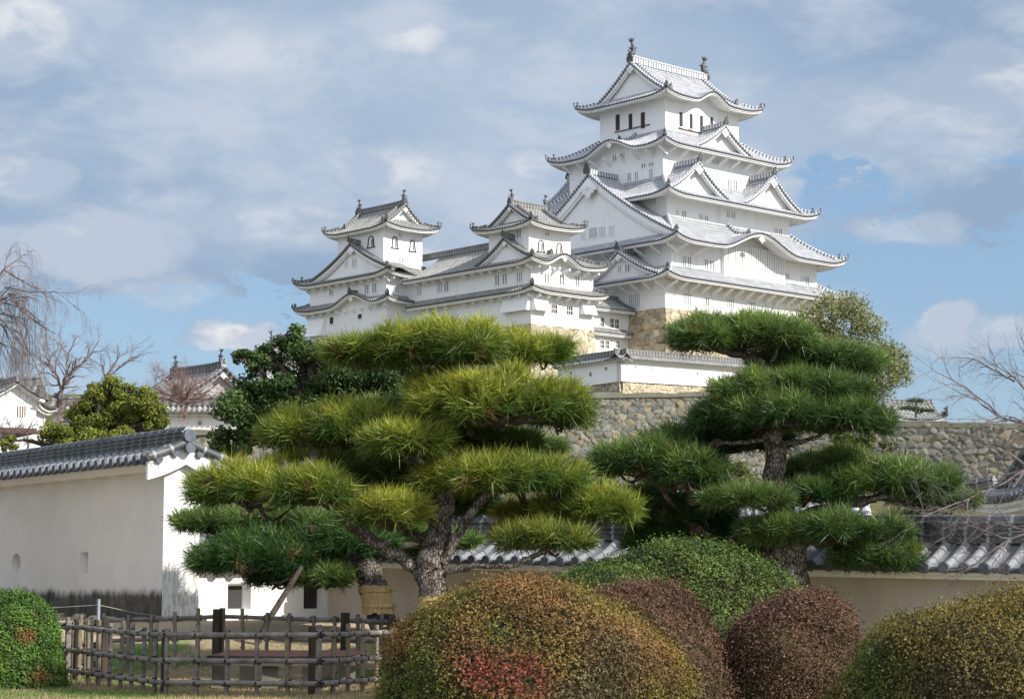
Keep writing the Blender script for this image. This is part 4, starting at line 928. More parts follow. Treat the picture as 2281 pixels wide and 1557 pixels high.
def stone_wall(label, p0, p1, z0, z1, z1b, sz, res, batter=.12):
    p0 = np.array(p0, float); p1 = np.array(p1, float); d = (p1 - p0) / np.linalg.norm(p1 - p0); out = np.array([d[1], -d[0]])
    t = thing('stone_wall', label, 'wall', (p0[0], p0[1], z0)); mb = MB()
    stone_face(mb, p0 + out * batter * (z1 - z0), p1 + out * batter * (z1 - z0), z0, z1, out, sz, res, PAL_GREY, batter, .10, z1b, joint_col=(.09, .085, .065))
    o = mb.build('wall_face', M['stone'], t, smooth=True)
    # ragged packed-earth top behind the face
    mb = MB(); L = np.linalg.norm(p1 - p0); t_ = np.linspace(0, L, int(L / .35)); G = np.zeros((len(t_), 4, 3)); hh = rng.uniform(-.02, .22, len(t_)); hh = np.repeat(hh[::3], 3)[:len(t_)]
    for j, (q, dz) in enumerate(((-.12, -.25), (-.05, .0), (.5, .08), (3.0, .0))):
        G[:, j, :2] = p0 + d * t_[:, None] - out * q; G[:, j, 2] = z1 + (z1b - z1) * t_ / L + dz + (hh if j in (1, 2) else 0)
    mb.grid(G, None, np.broadcast_to(np.array((.17, .165, .12)), G.shape)); mb.build('wall_top', M['stone'], t)
stone_wall('high grey boulder wall rising below the castle, left of the right-hand pine', at(860, 900, 151)[:2], at(1790, 900, 150)[:2], 5.5, 15.25, 15.65, .62, .08)
stone_wall('grey boulder wall with a thin rail on top at the right edge', at(1760, 900, 136)[:2], at(2560, 900, 128)[:2], 4.5, 12.3, 11.35, .66, .08)
def rail():
    a = at(1880, 929, 136.5); b = at(2500, 938, 129); mb = MB(); d = b - a
    mb.tube([a, b], .035, 5); mb.tube([a - [0, 0, .28], b - [0, 0, .28]], .025, 5)
    for k in np.linspace(0, 1, 22): q = a + d * k; mb.tube([q - [0, 0, .8], q + [0, 0, .02]], .035, 5)
    o = mb.build('handrail', simple('pale_rail', (.35, .36, .38), .5)); tag(o, 'thin grey handrail along the top of the boulder wall at the right', 'handrail')
rail()
# ---------------------------------------------------------------- smaller buildings around
def house(name, label, cat, loc, rot, A, B, zE, rise, G, axis, wallz0, mats=GM, fishs=0., p=.42, up=.3, board=.3, timber=False, desc=False, ridge_h=.5, ov=.9, gm='plaster'):
    t = thing(name, label, cat, (0, 0, 0), rot, loc=loc)
    mb = MB(); mb.box((-A + ov, -B + ov, wallz0), (A - ov, B - ov, zE + .15)); w = mb.build('wall', M[gm], t)
    irimoya(t, (0, 0), A, B, G, zE, rise, axis, up, ov, ov, p, .09, mats, ridge_h=ridge_h, ridge_w=.4, fish_s=fishs, orn0=.5 if fishs else .0, board=board, pend=.3, orn=.35, cap_r=.1, desc=desc, gm=M[gm])
    return t, w
q = at(432, 850, 132); t, w = house('gate_tower', 'distant grey-roofed gate tower with two roof-fish finials behind the leafless reddish tree', 'tower', (q[0], q[1] + 1.5, 7.3), CROT, 4.6, 4.3, 5.6, 2.5, 1.2, 'y', -1., mats=BM, fishs=.45, ridge_h=.5, gm='plaster_shaded')
q = at(497, 850, 140); t, w = house('gate_wing', 'small grey roof corner peeping out right of the distant gate tower', 'building', (q[0] + 1.6, q[1], 7.7), CROT, 2.2, 2.6, 5.9, .9, .6, 'x', -1., fishs=0, ridge_h=.4, ov=.6)
q = at(640, 800, 185); t, w = house('roofed_turret', 'small grey roof end with a fish finial showing between the dark evergreen crowns', 'turret', (q[0], q[1], 14), R(90), 2.6, 2.6, 7.6, 1.4, .7, 'y', -1., fishs=.6)
def storehouse():
    q = at(32, 948, 96)
    t = thing('storehouse', 'small white gabled storehouse with a brown barred window at the far left', 'storehouse', (0, 0, 0), R(30), loc=(q[0], q[1], q[2]))
    # local: gable faces -y; width along x
    mb = MB(); mb.box((-1.05, 0, -.1), (1.05, 6, 1.35)); mb.add([(-1.05, 0, 1.35), (1.05, 0, 1.35), (0, 0, 2.0)], [(0, 1, 2)]); w = mb.build('wall', M['plaster'], t)
    mb = MB(); mb.box((-1.1, -.03, -.35), (1.1, 6, -.1)); mb.build('base_board', M['timber'], t)
    mb = MB(); mb.box((.12, -.03, .45), (.52, -.005, .95)); f = mb.build('window', simple('aged_brown_wood', (.24, .16, .09), .8), w)
    mb = MB(); [mb.box((.16 + k * .12, -.07, .42), (.2 + k * .12, -.03, .98)) for k in range(3)]; mb.build('bars', M['plaster_old'], f)
    rb = RoofBuf(); hw = 1.55
    for sg in (-1, 1):
        F = raw_face((sg * hw, -.5), (0, 1), (-sg, 0), 6.8); roof_side(rb, F, 1.25, .85, hw, None, None, 0, .45, .3, .05, cap_r=.06, fascia=.14)
    wall = MB(); prof = lambda q_: 1.25 + .85 * cur((hw - np.asarray(q_, float)) / hw)
    gable_end(rb, wall, prof, hw, (0, -.5), (1, 0), (0, -1), 1.2, .3, board=.16, recess=.48, pend=0, rim=False)
    ridge_line(rb, [(0, y, 2.2) for y in (-.5, 2, 4, 6.3)], .2, .2); o = flush_roof(rb, t, *GM); wall.build('gable_board', M['plaster'], o)
storehouse()
q = at(6, 860, 104); t, w = house('tiled_building', 'long grey tiled roof rising behind the small white storehouse at the far left', 'building', (q[0] - 1.2, q[1] + 2, 8), 0, 3.2, 2.0, 2.6, 1.2, .4, 'x', -2, p=.36, ov=.5)
P = at(120, 900, 113); Q = at(640, 900, 113); world_wall('plaster_wall', 'cream white plaster wall with tiled cap on a stone footing beyond the light green tree', P[:2], (1, 0), (0, 1), 13.3, 9.9, 10.95, .75, .5, .5, GM, holes=((8.3, 10.3, .2, .2), (9.7, 10.5, .2, .2)), pm='plaster_old', p=.3)
stone_wall('rough stone footing under the distant cream plaster wall at the left', P[:2] + [0, -.3], Q[:2] + [0, -.3], 6., 9.95, 9.95, .55, .12, .1)
def gate_roof():
    q = at(1725, 1150, 60); t, w = house('gate_building', 'broad pale grey tiled roof seen behind the right-hand pine', 'building', (q[0], q[1] + 2.5, 1.0), R(-4), 4.0, 2.9, 1.6, 1.45, .9, 'x', -1., mats=(M['tile_silver'], M['cap'], M['ridge_white']), p=.24, up=.15, ov=.5, ridge_h=.25)
gate_roof()
q = at(2300, 1100, 54); t, w = house('gatehouse', 'dark tiled roof corner cut off by the right edge behind the bare branches', 'building', (q[0] + 3.2, q[1] + 3, .5), R(8), 3.6, 3.2, 3.35, 1.3, .9, 'x', -1., mats=BM, p=.34, up=.25, ov=.8, ridge_h=.3)
q = at(2030, 925, 165); t, w = house('distant_house', 'distant roof with a white gable rising just above the right-hand boulder wall', 'house', (q[0] - .3, q[1], q[2] - 3.0), R(18), 2.5, 1.9, 2.5, 1.5, .3, 'x', 0, p=.36, ov=.5, ridge_h=.3, board=.5)
# ---------------------------------------------------------------- pines
def reseed(k):
    global rng
    rng = np.random.default_rng(int(k))
def unit(a): return a / (np.linalg.norm(a, axis=-1, keepdims=True) + 1e-9)
def lump(p, f=2.2, s=0.): return np.sin(p[:, 0] * f + s) * np.sin(p[:, 1] * f * 1.1 + 1.3 + s) + .6 * np.sin(p[:, 2] * f * 1.7 + p[:, 0] * f * .8 + 2 * s)
def needles(mb, pos, axis, L, M_, col, spread=1.35, wd=.0085):
    """fans of needles: one thin triangle each"""
    n = len(pos); N = n * M_
    ax = np.repeat(axis, M_, 0); d = unit(ax + spread * unit(rng.normal(0, 1, (N, 3))) * rng.uniform(.25, 1, (N, 1)) ** .4)
    b = np.repeat(pos, M_, 0) + rng.normal(0, .025, (N, 3)) + ax * rng.uniform(-.12, .08, (N, 1)); l = L * rng.uniform(.6, 1.1, (N, 1))
    s = unit(np.cross(d, rng.normal(0, 1, (N, 3)))) * wd * rng.uniform(.8, 1.3, (N, 1))
    V = np.stack([b - s, b + s, b + d * l - [0, 0, .0] + rng.normal(0, .01, (N, 3))], 1).reshape(-1, 3)
    c = np.repeat(np.repeat(col, M_, 0) * rng.uniform(.75, 1.25, (N, 1)), 3, 0)
    mb.add(V, np.arange(3 * N).reshape(N, 3), None, np.clip(c, 0, 1))
def pad(mb, c, rx, ry, rz, dens, L, M_, cols, seed=0., lowfrac=.25, flat=.8):
    """cloud-pruned foliage pad: tufts over a domed, uneven cushion"""
    # a few overlapping low cushions give the pad its uneven tiered outline
    m = int(7 + rx * ry * 4.5); th = np.arange(m) * 2.39996 + rng.normal(0, .15, m); rr = np.sqrt((np.arange(m) + .3) / m) * .84 + rng.normal(0, .04, m); th[-4:] = (0, 3.14, .35, 2.8); rr[-4:] = (.8, .82, .7, .7); th[-1] += rng.normal(0, .2)
    cen = np.stack([np.cos(th) * rr * rx, np.sin(th) * rr * ry], 1); sr = np.clip(rng.uniform(.30, .52, m) * (1 - .35 * rr), .16, None) * min(1, .5 + rx * .5); sr = np.minimum(sr, rx * .8)
    sz_ = rz * rng.uniform(.55, 1.08, m) * (1 - .45 * rr ** 2); zb = rz * rng.normal(0, .09, m) - .10 * rr ** 3
    nt = (dens * sr * sr * 7.5).astype(int) + 5; i = np.repeat(np.arange(m), nt); n = len(i)
    u = unit(rng.normal(0, 1, (n, 3))); u[:, 2] = np.where(rng.random(n) < .82, abs(u[:, 2]), -abs(u[:, 2]) * .4)
    pos = np.concatenate([cen[i] + u[:, :2] * sr[i][:, None] * 1.05, (zb[i] + u[:, 2] * np.where(u[:, 2] > 0, sz_[i], .10))[:, None]], 1)
    rad = np.hypot(pos[:, 0] / rx, pos[:, 1] / ry); k = rad < 1.05; pos, u, rad, i = pos[k], u[k], rad[k], i[k]
    outw = unit(np.stack([pos[:, 0] / rx, pos[:, 1] / ry, np.zeros(len(pos))], 1) + 1e-6)
    ax = unit(u * [.5, .5, .35] + outw * (rad ** 2)[:, None] * .75 + [0, 0, .55] + rng.normal(0, .2, (len(u), 3)))
    low = u[:, 2] < 0; ax[low] = unit(ax[low] * [1, 1, .35])
    pos = pos + c
    g = np.clip(lump(pos, 1.7, seed + 2), -1, 1)[:, None]
    t = np.clip(.10 + .50 * np.clip(u[:, 2:3], 0, 1) * np.clip(rng.normal(.9, .3, (len(u), 1)), 0, 1.5) + .16 * g + .25 * (pos[:, 2:3] - c[2]) / max(rz, .1) * .6 + rng.normal(0, .1, (len(u), 1)), 0, 1)  # yellower top shoots; lit tops and dark undersides also put into colour
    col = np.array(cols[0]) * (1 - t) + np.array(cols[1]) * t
    br = rng.random(len(u)) < .02; col[br] = (.15, .10, .04)
    needles(mb, pos, ax, L, M_, col)
def limb(mb, pts, r0, r1, n=9, jit=.06, wob=.03, sub=5):
    """gnarled limb through control points"""
    P = np.array(pts, float); k = len(P); t = np.linspace(0, k - 1, (k - 1) * sub + 1); out = []
    rl = list(r0) if hasattr(r0, '__len__') else [r0, r1]; wr = rl[0] + rl[-1]
    for x in t:
        i = min(int(x), k - 2); f = x - i; p0 = P[max(i - 1, 0)]; p1 = P[i]; p2 = P[i + 1]; p3 = P[min(i + 2, k - 1)]
        out.append(.5 * ((2 * p1) + (-p0 + p2) * f + (2 * p0 - 5 * p1 + 4 * p2 - p3) * f * f + (-p0 + 3 * p1 - 3 * p2 + p3) * f ** 3))
    out = np.array(out); out[1:-1] += rng.normal(0, wob, (len(out) - 2, 3)) * wr * 1.8
    rad = np.interp(t, np.linspace(0, k - 1, len(rl)), rl)
    mb.tube(out, rad, n, None, jit); return out
YC = (.07, .13, .026); YH = (.47, .475, .07)      # bright pine: inner green, yellow-green of top shoots and lit tops
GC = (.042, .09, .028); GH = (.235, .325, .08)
DC = (.025, .07, .02); DH = (.10, .19, .04)  # darker needles for pads lying in shade, the shade put into colour
def pine(name_label, Y, limbs, pads, L, M_, dens, loc, group=None, twr=1., tk=.82):
    t = thing('pine_tree', name_label, 'tree', loc, group=group)
    tr = MB(); reseed(Y * 100)
    for pts, radii in limbs[:1]: 
        P = [at(x, y, Y + dy) for x, y, dy in pts]; limb(tr, P, [r * tk * Y / FPX for r in radii], 0, 16, .035, .04, 6)
    tr.build('trunk', M['bark'], t, smooth=True)
    for pts, radii in limbs[1:]:
        br = MB(); P = [at(x, y, Y + dy) for x, y, dy in pts]; limb(br, P, [r * .62 * Y / FPX for r in radii], 0, 10, .05, .08, 5); br.build('branch', M['bark'], t, smooth=True)
    for k, (cx, top, bot, hw, dy, cols, att) in enumerate(pads):
        s = Y / FPX; y0 = Y + dy
        rx = max(hw * s * (y0 / Y) - L * .38, .12); H = (bot - top) * s; c = at(cx, bot, y0); c[2] += min(.14, H * .2); rz = max(H - .14 - L * .62, .09)
        ry = max(.4, rx * .66)
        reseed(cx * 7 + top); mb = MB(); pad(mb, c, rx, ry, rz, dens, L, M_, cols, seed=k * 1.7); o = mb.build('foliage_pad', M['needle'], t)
        # twigs under the pad
        tw = MB(); base = c + [0, 0, -rz * .3]
        if att: a = at(att[0], att[1], Y + att[2] if len(att) > 2 else Y)
        else: a = base - [0, 0, .15]
        mid = (a + base) / 2 + [0, 0, -.05]; r = twr * (.035 + .02 * rx)
        if att: limb(tw, [a, mid, base], [r * 1.5, r * 1.2, r], 0, 7, .05, .15, 4)
        for j in range(int(7 + rx * 5)):
            th = rng.uniform(0, 6.28); q = base + [rx * .85 * math.cos(th) * rng.uniform(.5, 1), ry * .85 * math.sin(th) * rng.uniform(.5, 1), rz * rng.uniform(.0, .45)]
            limb(tw, [base + rng.normal(0, .05, 3), (base + q) / 2 + rng.normal(0, .08, 3) + [0, 0, -.03], q], [r * .8, r * .5, r * .2], 0, 5, 0, .1, 3)
        tw.build('twigs', M['bark_dark'], o)
    return t
def straw(t, Y, cx, y0, y1, hw, tilt=0.):
    a = at(cx, y1, Y); b = at(cx + tilt, y0, Y); mb = MB(); r = hw * Y / FPX; n = 40; m = 7
    G = np.zeros((m, n + 1, 3)); th = np.linspace(0, 2 * np.pi, n + 1)
    for i in range(m):
        f = i / (m - 1); c = a + (b - a) * f; rr = r * (1 + .035 * math.sin(f * 9)) * (1 - .04 * (abs(f - .25) < .1) - .04 * (abs(f - .8) < .1))
        fr = (rng.uniform(-.02, .02, n + 1) if i in (0, m - 1) else 0) * 1.; fr = np.broadcast_to(fr, (n + 1,)).copy(); fr[-1] = fr[0]
        G[i, :, 0] = c[0] + rr * np.cos(th); G[i, :, 1] = c[1] + rr * np.sin(th); G[i, :, 2] = c[2] + fr
    mb.grid(G); o = mb.build('straw_wrap', M['straw'], t)
    kn = MB()
    for f in (.24, .8):
        c = a + (b - a) * f; mb2 = [(c[0] + (r * 1.01 + .005) * math.cos(x), c[1] + (r * 1.01 + .005) * math.sin(x), c[2]) for x in np.linspace(0, 6.28, 30)]; kn.tube(mb2, .012, 5)
        k = c + [r * .85, -r * .5, 0]
        for j in range(14): kn.tube([k, k + unit(np.array([[rng.uniform(.2, 1), rng.uniform(-.6, .1), rng.uniform(-.5, .8)]]))[0] * rng.uniform(.06, .14)], [.008, .005], 3)
    kn.build('straw_knot', M['straw'], o)
def straw_fn(t, b):
    co = obj_co(t); n = t.noise(t.vm('MULTIPLY', co, (60, 60, 3)), 1, 4, .6); t.put(b.inputs['Base Color'], t.mix(t.mr(n, .3, .7), (.34, .23, .10), (.62, .47, .25))); bump(t, b, n, .5, .02)
M['straw'] = mat('woven_straw', straw_fn, .85, .1)
YP = 32.2
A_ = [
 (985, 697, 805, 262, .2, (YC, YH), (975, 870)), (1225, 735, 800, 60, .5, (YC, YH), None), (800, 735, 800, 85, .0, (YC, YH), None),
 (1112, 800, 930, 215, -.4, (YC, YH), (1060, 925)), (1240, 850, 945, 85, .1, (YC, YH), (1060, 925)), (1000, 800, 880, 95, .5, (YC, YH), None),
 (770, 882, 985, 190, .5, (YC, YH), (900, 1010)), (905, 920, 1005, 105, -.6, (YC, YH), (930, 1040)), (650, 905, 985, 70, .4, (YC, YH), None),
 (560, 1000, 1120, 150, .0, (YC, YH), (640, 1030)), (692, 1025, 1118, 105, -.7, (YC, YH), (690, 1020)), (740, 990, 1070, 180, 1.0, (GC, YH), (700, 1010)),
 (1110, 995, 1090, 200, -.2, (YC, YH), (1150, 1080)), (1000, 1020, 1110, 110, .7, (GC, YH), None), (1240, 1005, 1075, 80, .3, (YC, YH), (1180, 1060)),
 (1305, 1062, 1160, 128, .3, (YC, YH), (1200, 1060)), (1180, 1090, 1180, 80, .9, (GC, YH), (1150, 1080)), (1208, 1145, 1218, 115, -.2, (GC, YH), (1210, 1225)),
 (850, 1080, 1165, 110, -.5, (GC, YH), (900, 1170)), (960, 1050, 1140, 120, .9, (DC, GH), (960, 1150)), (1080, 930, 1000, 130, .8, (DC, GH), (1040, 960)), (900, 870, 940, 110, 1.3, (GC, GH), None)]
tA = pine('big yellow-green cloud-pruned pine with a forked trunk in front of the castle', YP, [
 ([(968, 1515, 0), (965, 1330, 0), (955, 1270, 0), (975, 1200, 0), (990, 1110, 0), (985, 1010, .1), (975, 930, .2), (972, 860, .2)], [40, 37, 42, 33, 27, 23, 20, 14]),
 ([(955, 1290, 0), (900, 1245, -.1), (830, 1205, -.3), (765, 1145, -.4), (730, 1085, -.4), (705, 1045, -.3), (665, 1035, -.1)], [26, 24, 24, 24, 19, 12, 5]),
 ([(985, 1255, -.1), (1035, 1165, -.2), (1090, 1095, -.3), (1165, 1065, -.2), (1250, 1040, -.1), (1290, 1010, 0)], [20, 17, 15, 12, 9, 4]),
 ([(975, 1275, 0), (1060, 1262, -.3), (1140, 1258, -.4), (1200, 1235, -.4), (1245, 1205, -.3)], [14, 11, 10, 9, 5]),
 ([(978, 1180, .1), (930, 1195, .2), (900, 1180, .2), (905, 1150, .1)], [14, 16, 12, 7]),
 ([(975, 900, .2), (1010, 915, 0), (1040, 940, -.2), (1075, 930, -.3), (1150, 930, -.2)], [13, 11, 12, 10, 5]),
 ([(985, 1030, .1), (930, 1010, 0), (880, 1000, 0), (800, 985, .2)], [15, 14, 10, 5])], A_, .33, 30, 62, at(968, 1510, YP))
straw(tA, YP, 965, 1328, 1368, 35)
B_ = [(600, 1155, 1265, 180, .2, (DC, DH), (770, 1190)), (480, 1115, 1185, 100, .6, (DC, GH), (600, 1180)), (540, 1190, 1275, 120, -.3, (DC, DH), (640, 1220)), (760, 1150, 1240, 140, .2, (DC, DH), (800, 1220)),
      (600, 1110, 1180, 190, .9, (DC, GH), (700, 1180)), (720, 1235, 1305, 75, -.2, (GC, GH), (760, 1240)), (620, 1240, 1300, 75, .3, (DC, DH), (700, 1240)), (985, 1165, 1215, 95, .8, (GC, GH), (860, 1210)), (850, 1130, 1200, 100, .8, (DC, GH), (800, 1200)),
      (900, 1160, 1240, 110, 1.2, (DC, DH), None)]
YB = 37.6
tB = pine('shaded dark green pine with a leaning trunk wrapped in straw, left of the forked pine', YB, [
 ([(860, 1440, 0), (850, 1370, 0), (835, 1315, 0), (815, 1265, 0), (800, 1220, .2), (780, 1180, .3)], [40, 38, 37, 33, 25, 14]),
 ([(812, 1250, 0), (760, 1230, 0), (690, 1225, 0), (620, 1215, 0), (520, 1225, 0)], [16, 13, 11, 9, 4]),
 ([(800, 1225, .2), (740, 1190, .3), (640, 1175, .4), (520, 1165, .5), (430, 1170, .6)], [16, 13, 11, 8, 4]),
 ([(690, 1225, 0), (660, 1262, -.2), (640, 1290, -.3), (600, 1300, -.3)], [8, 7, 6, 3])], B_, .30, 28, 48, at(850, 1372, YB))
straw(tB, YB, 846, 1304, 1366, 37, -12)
def prop():
    mb = MB(); mb.tube([at(575, 1430, 36.6), at(600, 1378, 36.6), at(672, 1262, 36.9)], [.06, .06, .045], 10, None, .03); o = mb.build('support_pole', M['bark_dark']); tag(o, 'leaning wooden pole propping up the shaded pine branch', 'support pole')
prop()
YQ = 33.6
C_ = [(1650, 676, 775, 170, .2, (GC, GH), (1680, 800)), (1560, 700, 770, 75, -.2, (GC, GH), (1650, 790)), (1745, 705, 765, 75, 0, (GC, GH), None),
      (1840, 745, 825, 140, .5, (GC, GH), (1730, 830)), (1735, 770, 815, 70, .9, (DC, GH), None), (1760, 803, 885, 185, -.1, (GC, GH), (1715, 890)), (1690, 860, 950, 160, .0, (GC, GH), (1715, 930)),
      (1860, 868, 955, 135, -.3, (GC, GH), (1800, 950)), (1740, 860, 940, 120, -.6, (GC, GH), None), (1640, 900, 1000, 130, .8, (DC, DH), (1700, 960)), (1520, 930, 1020, 110, .9, (DC, GH), (1600, 985)),
      (1440, 965, 1060, 130, -.1, (GC, GH), (1500, 1090)), (1540, 985, 1080, 90, -.4, (DC, GH), (1540, 1120)), (1660, 1065, 1120, 105, -.7, (GC, GH), (1725, 1120)), (1860, 985, 1080, 130, .6, (DC, GH), (1790, 1060)),
      (1985, 1010, 1100, 150, .1, (GC, GH), (1900, 1115)), (1820, 1050, 1110, 100, .0, (DC, GH), (1760, 1120)), (1520, 1090, 1170, 130, .8, (DC, DH), (1560, 1180)), (1560, 1150, 1215, 170, 1.0, (DC, DH), (1640, 1200)),
      (1460, 1060, 1170, 90, 1.1, (DC, DH), None), (1850, 1120, 1204, 195, -.3, (GC, GH), (1775, 1200)), (1735, 1138, 1190, 95, -.4, (GC, GH), None), (1950, 1180, 1262, 105, -.2, (GC, (.25, .31, .07)), None), (1640, 1195, 1240, 80, .5, (DC, DH), (1690, 1230))]
tC = pine('tall deep-green cloud-pruned pine with a straight dark trunk at the right', YQ, [
 ([(1766, 1400, 0), (1762, 1300, 0), (1755, 1230, 0), (1745, 1160, 0), (1728, 1060, 0), (1722, 960, 0), (1720, 890, .1), (1705, 830, .1), (1680, 790, .2)], [42, 41, 40, 32, 25, 22, 18, 14, 9]),
 ([(1730, 990, 0), (1775, 985, -.1), (1820, 975, -.2), (1845, 950, -.2)], [12, 9, 8, 4]), ([(1718, 975, 0), (1670, 985, -.1), (1620, 988, 0), (1560, 985, .3)], [10, 8, 7, 3]), ([(1718, 960, 0), (1680, 950, .1), (1640, 965, .3)], [8, 7, 3]),
 ([(1745, 1180, 0), (1780, 1150, .0), (1860, 1125, .0), (1920, 1120, .0), (1990, 1100, 0), (2060, 1080, 0)], [12, 14, 15, 13, 10, 4]),
 ([(1745, 1250, 0), (1680, 1225, .2), (1600, 1200, .4), (1530, 1160, .4), (1480, 1100, .2), (1440, 1060, 0)], [17, 16, 14, 12, 9, 4]),
 ([(1740, 1150, 0), (1762, 1125, -.2), (1772, 1095, -.2), (1780, 1060, -.1)], [10, 8, 6, 3]),
 ([(1700, 830, .1), (1650, 790, .1), (1600, 775, 0), (1560, 760, 0)], [12, 9, 6, 3]), ([(1700, 830, .1), (1725, 795, .1), (1740, 765, .1)], [9, 7, 3])], C_, .29, 30, 60, at(1762, 1345, YQ), tk=1.)
D_ = [(2085, 1065, 1130, 110, .3, (DC, GH), (2100, 1160)), (2110, 1135, 1215, 110, 0, (GC, GH), (2110, 1230)), (2040, 1120, 1180, 90, .6, (DC, GH), (2090, 1200)), (2150, 1180, 1230, 60, -.2, (GC, (.24, .33, .05)), None), (2020, 1010, 1075, 120, .5, (DC, GH), (2080, 1110))]
pine('loose mid-green pine behind the bare branches at the right, between wall tiles and stone wall', 38.5, [([(2120, 1330, 0), (2115, 1250, 0), (2100, 1180, 0), (2085, 1120, .1), (2060, 1060, .2)], [16, 14, 12, 9, 5])], D_, .26, 26, 34, at(2120, 1330, 38.5))
E_ = [(940, 880, 950, 110, 0, ((.07, .14, .05), (.16, .25, .09)), (960, 980)), (1210, 960, 1010, 60, .5, (DC, GH), (1190, 1040)), (1060, 950, 1030, 150, 0, (DC, GH), (1050, 1060)), (830, 870, 930, 60, .6, (DC, GH), (900, 980)), (1180, 1010, 1080, 120, .3, (DC, DH), (1080, 1080)), (860, 1010, 1090, 110, .2, (DC, DH), (960, 1080)), (1000, 1080, 1150, 120, .3, (DC, DH), (1010, 1120))]
pine('darker pine half hidden behind the big forked pine', 46., [([(1010, 1300, 0), (1015, 1200, 0), (1020, 1100, 0), (1000, 1000, 0), (960, 930, .1)], [18, 16, 14, 11, 6])], E_, .34, 30, 24, at(1010, 1300, 46))
F_ = [(2040, 886, 894, 24, 0, (DC, DH), (2040, 905)), (2025, 902, 911, 26, 0, (DC, DH), (2040, 915)), (2060, 908, 916, 22, 0, (DC, DH), (2040, 920))]
pine('tiny layered pine standing before the distant gabled house above the right-hand stone wall', 150., [([(2042, 945, 0), (2040, 915, 0), (2041, 890, 0)], [3, 2.5, 1.5])], F_, .3, 14, 10, at(2042, 940, 150), twr=.8)
# ---------------------------------------------------------------- leafy trees
def leaves(mb, pos, nr, size, cols, t, fold=.0, asp=1.7, rand=.8):
    n = len(pos); d = unit(nr + rng.normal(0, rand, (n, 3))); a = unit(np.cross(d, rng.normal(0, 1, (n, 3)))); b = np.cross(d, a)
    s = size * rng.uniform(.6, 1.3, (n, 1)); a = a * s * .5; b = b * s * .5 / asp
    V = np.stack([pos - a, pos + b, pos + a, pos - b], 1).reshape(-1, 3); t = np.clip(t, 0, 1).reshape(-1, 1)
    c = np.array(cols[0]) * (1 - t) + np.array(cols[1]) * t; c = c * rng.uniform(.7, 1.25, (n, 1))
    mb.add(V, np.arange(4 * n).reshape(n, 4), None, np.repeat(np.clip(c, 0, 1), 4, 0))
def leafy(name, label, Y, blobs, n, size, cols, base, trunk_r=.25, group=None, sub=.34, rand=.9, shell=.55, limbs=True, dy=.6, ksub=16, lm='bark_dark', asp=1.7):
    reseed(Y * 10 + n); t = thing(name, label, 'tree', at(base[0], base[1], Y), group=group); mb = MB(); tr = MB(); b0 = at(base[0], base[1], Y); s = Y / FPX
    tot = sum(r * r for _, _, r in blobs); cs = []
    for (px, py, r) in blobs:
        R_ = r * s; c = at(px, py, Y) + [0, rng.uniform(-dy, dy) * R_, 0]; cs.append((c, R_)); m = int(n * r * r / tot)
        u = unit(rng.normal(0, 1, (ksub, 3))); u = u[u[:, 2] > -.75]; sc = c + u * R_ * .68; w = rng.uniform(.6, 1.25, len(u)); br = rng.normal(.5, .2, len(u))
        i = rng.integers(0, len(u), m); v = unit(rng.normal(0, 1, (m, 3))); rad = (rng.random((m, 1)) ** shell) * R_ * sub * 1.25 * w[i][:, None]
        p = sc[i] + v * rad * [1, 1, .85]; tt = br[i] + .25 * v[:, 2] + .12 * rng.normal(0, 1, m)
        leaves(mb, p, v + [0, 0, .3], size, cols, tt, rand=rand, asp=asp)
    mb.build('crown', M['leaf_far'], t)
    top = at(base[0], min(py for _, py, _ in blobs) + 60, Y)
    main = [b0 - [0, 0, .5], b0 + (np.mean([c for c, _ in cs], 0) - b0) * .5]; limb(tr, main, [trunk_r, trunk_r * .7], 0, 9, .04, .1, 5)
    if limbs:
        for c, R_ in cs:
            q = main[1]; limb(tr, [q, (q + c) / 2 + rng.normal(0, .15 * R_, 3), c + [0, 0, R_ * .3]], [trunk_r * .55, trunk_r * .35, trunk_r * .1], 0, 6, .03, .2, 4)
            for _ in range(5): e = c + unit(rng.normal(0, 1, (1, 3)))[0] * R_ * .85; limb(tr, [c, (c + e) / 2 + rng.normal(0, .1 * R_, 3), e], [trunk_r * .2, trunk_r * .12, trunk_r * .04], 0, 5, 0, .2, 3)
    tr.build('trunk', M[lm], t)
    return t
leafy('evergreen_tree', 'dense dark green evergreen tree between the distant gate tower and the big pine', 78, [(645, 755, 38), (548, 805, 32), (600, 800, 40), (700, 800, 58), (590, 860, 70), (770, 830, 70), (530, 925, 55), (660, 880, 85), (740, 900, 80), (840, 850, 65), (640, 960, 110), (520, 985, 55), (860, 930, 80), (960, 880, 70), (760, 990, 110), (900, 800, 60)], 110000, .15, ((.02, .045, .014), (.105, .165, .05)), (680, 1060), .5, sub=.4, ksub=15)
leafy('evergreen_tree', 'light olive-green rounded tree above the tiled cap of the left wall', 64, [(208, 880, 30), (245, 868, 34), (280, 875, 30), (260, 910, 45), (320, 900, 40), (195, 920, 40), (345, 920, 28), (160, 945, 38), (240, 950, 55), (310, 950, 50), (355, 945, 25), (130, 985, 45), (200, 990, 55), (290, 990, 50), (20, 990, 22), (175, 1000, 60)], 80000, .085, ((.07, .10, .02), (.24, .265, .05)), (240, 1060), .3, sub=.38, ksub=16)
leafy('deciduous_tree', 'feathery yellowish-green tree right of the tallest castle tower, behind the right-hand pine', 172, [(1850, 700, 48), (1900, 690, 42), (1800, 720, 45), (1930, 730, 42), (1870, 760, 60), (1950, 790, 45), (2000, 800, 32), (1960, 840, 50), (2000, 835, 30), (1910, 850, 55), (1940, 880, 40), (1760, 745, 35)], 19000, .36, ((.12, .135, .05), (.33, .34, .17)), (1890, 960), .3, sub=.62, rand=1.2, ksub=30, asp=3.5, shell=.8, lm='bark_far')
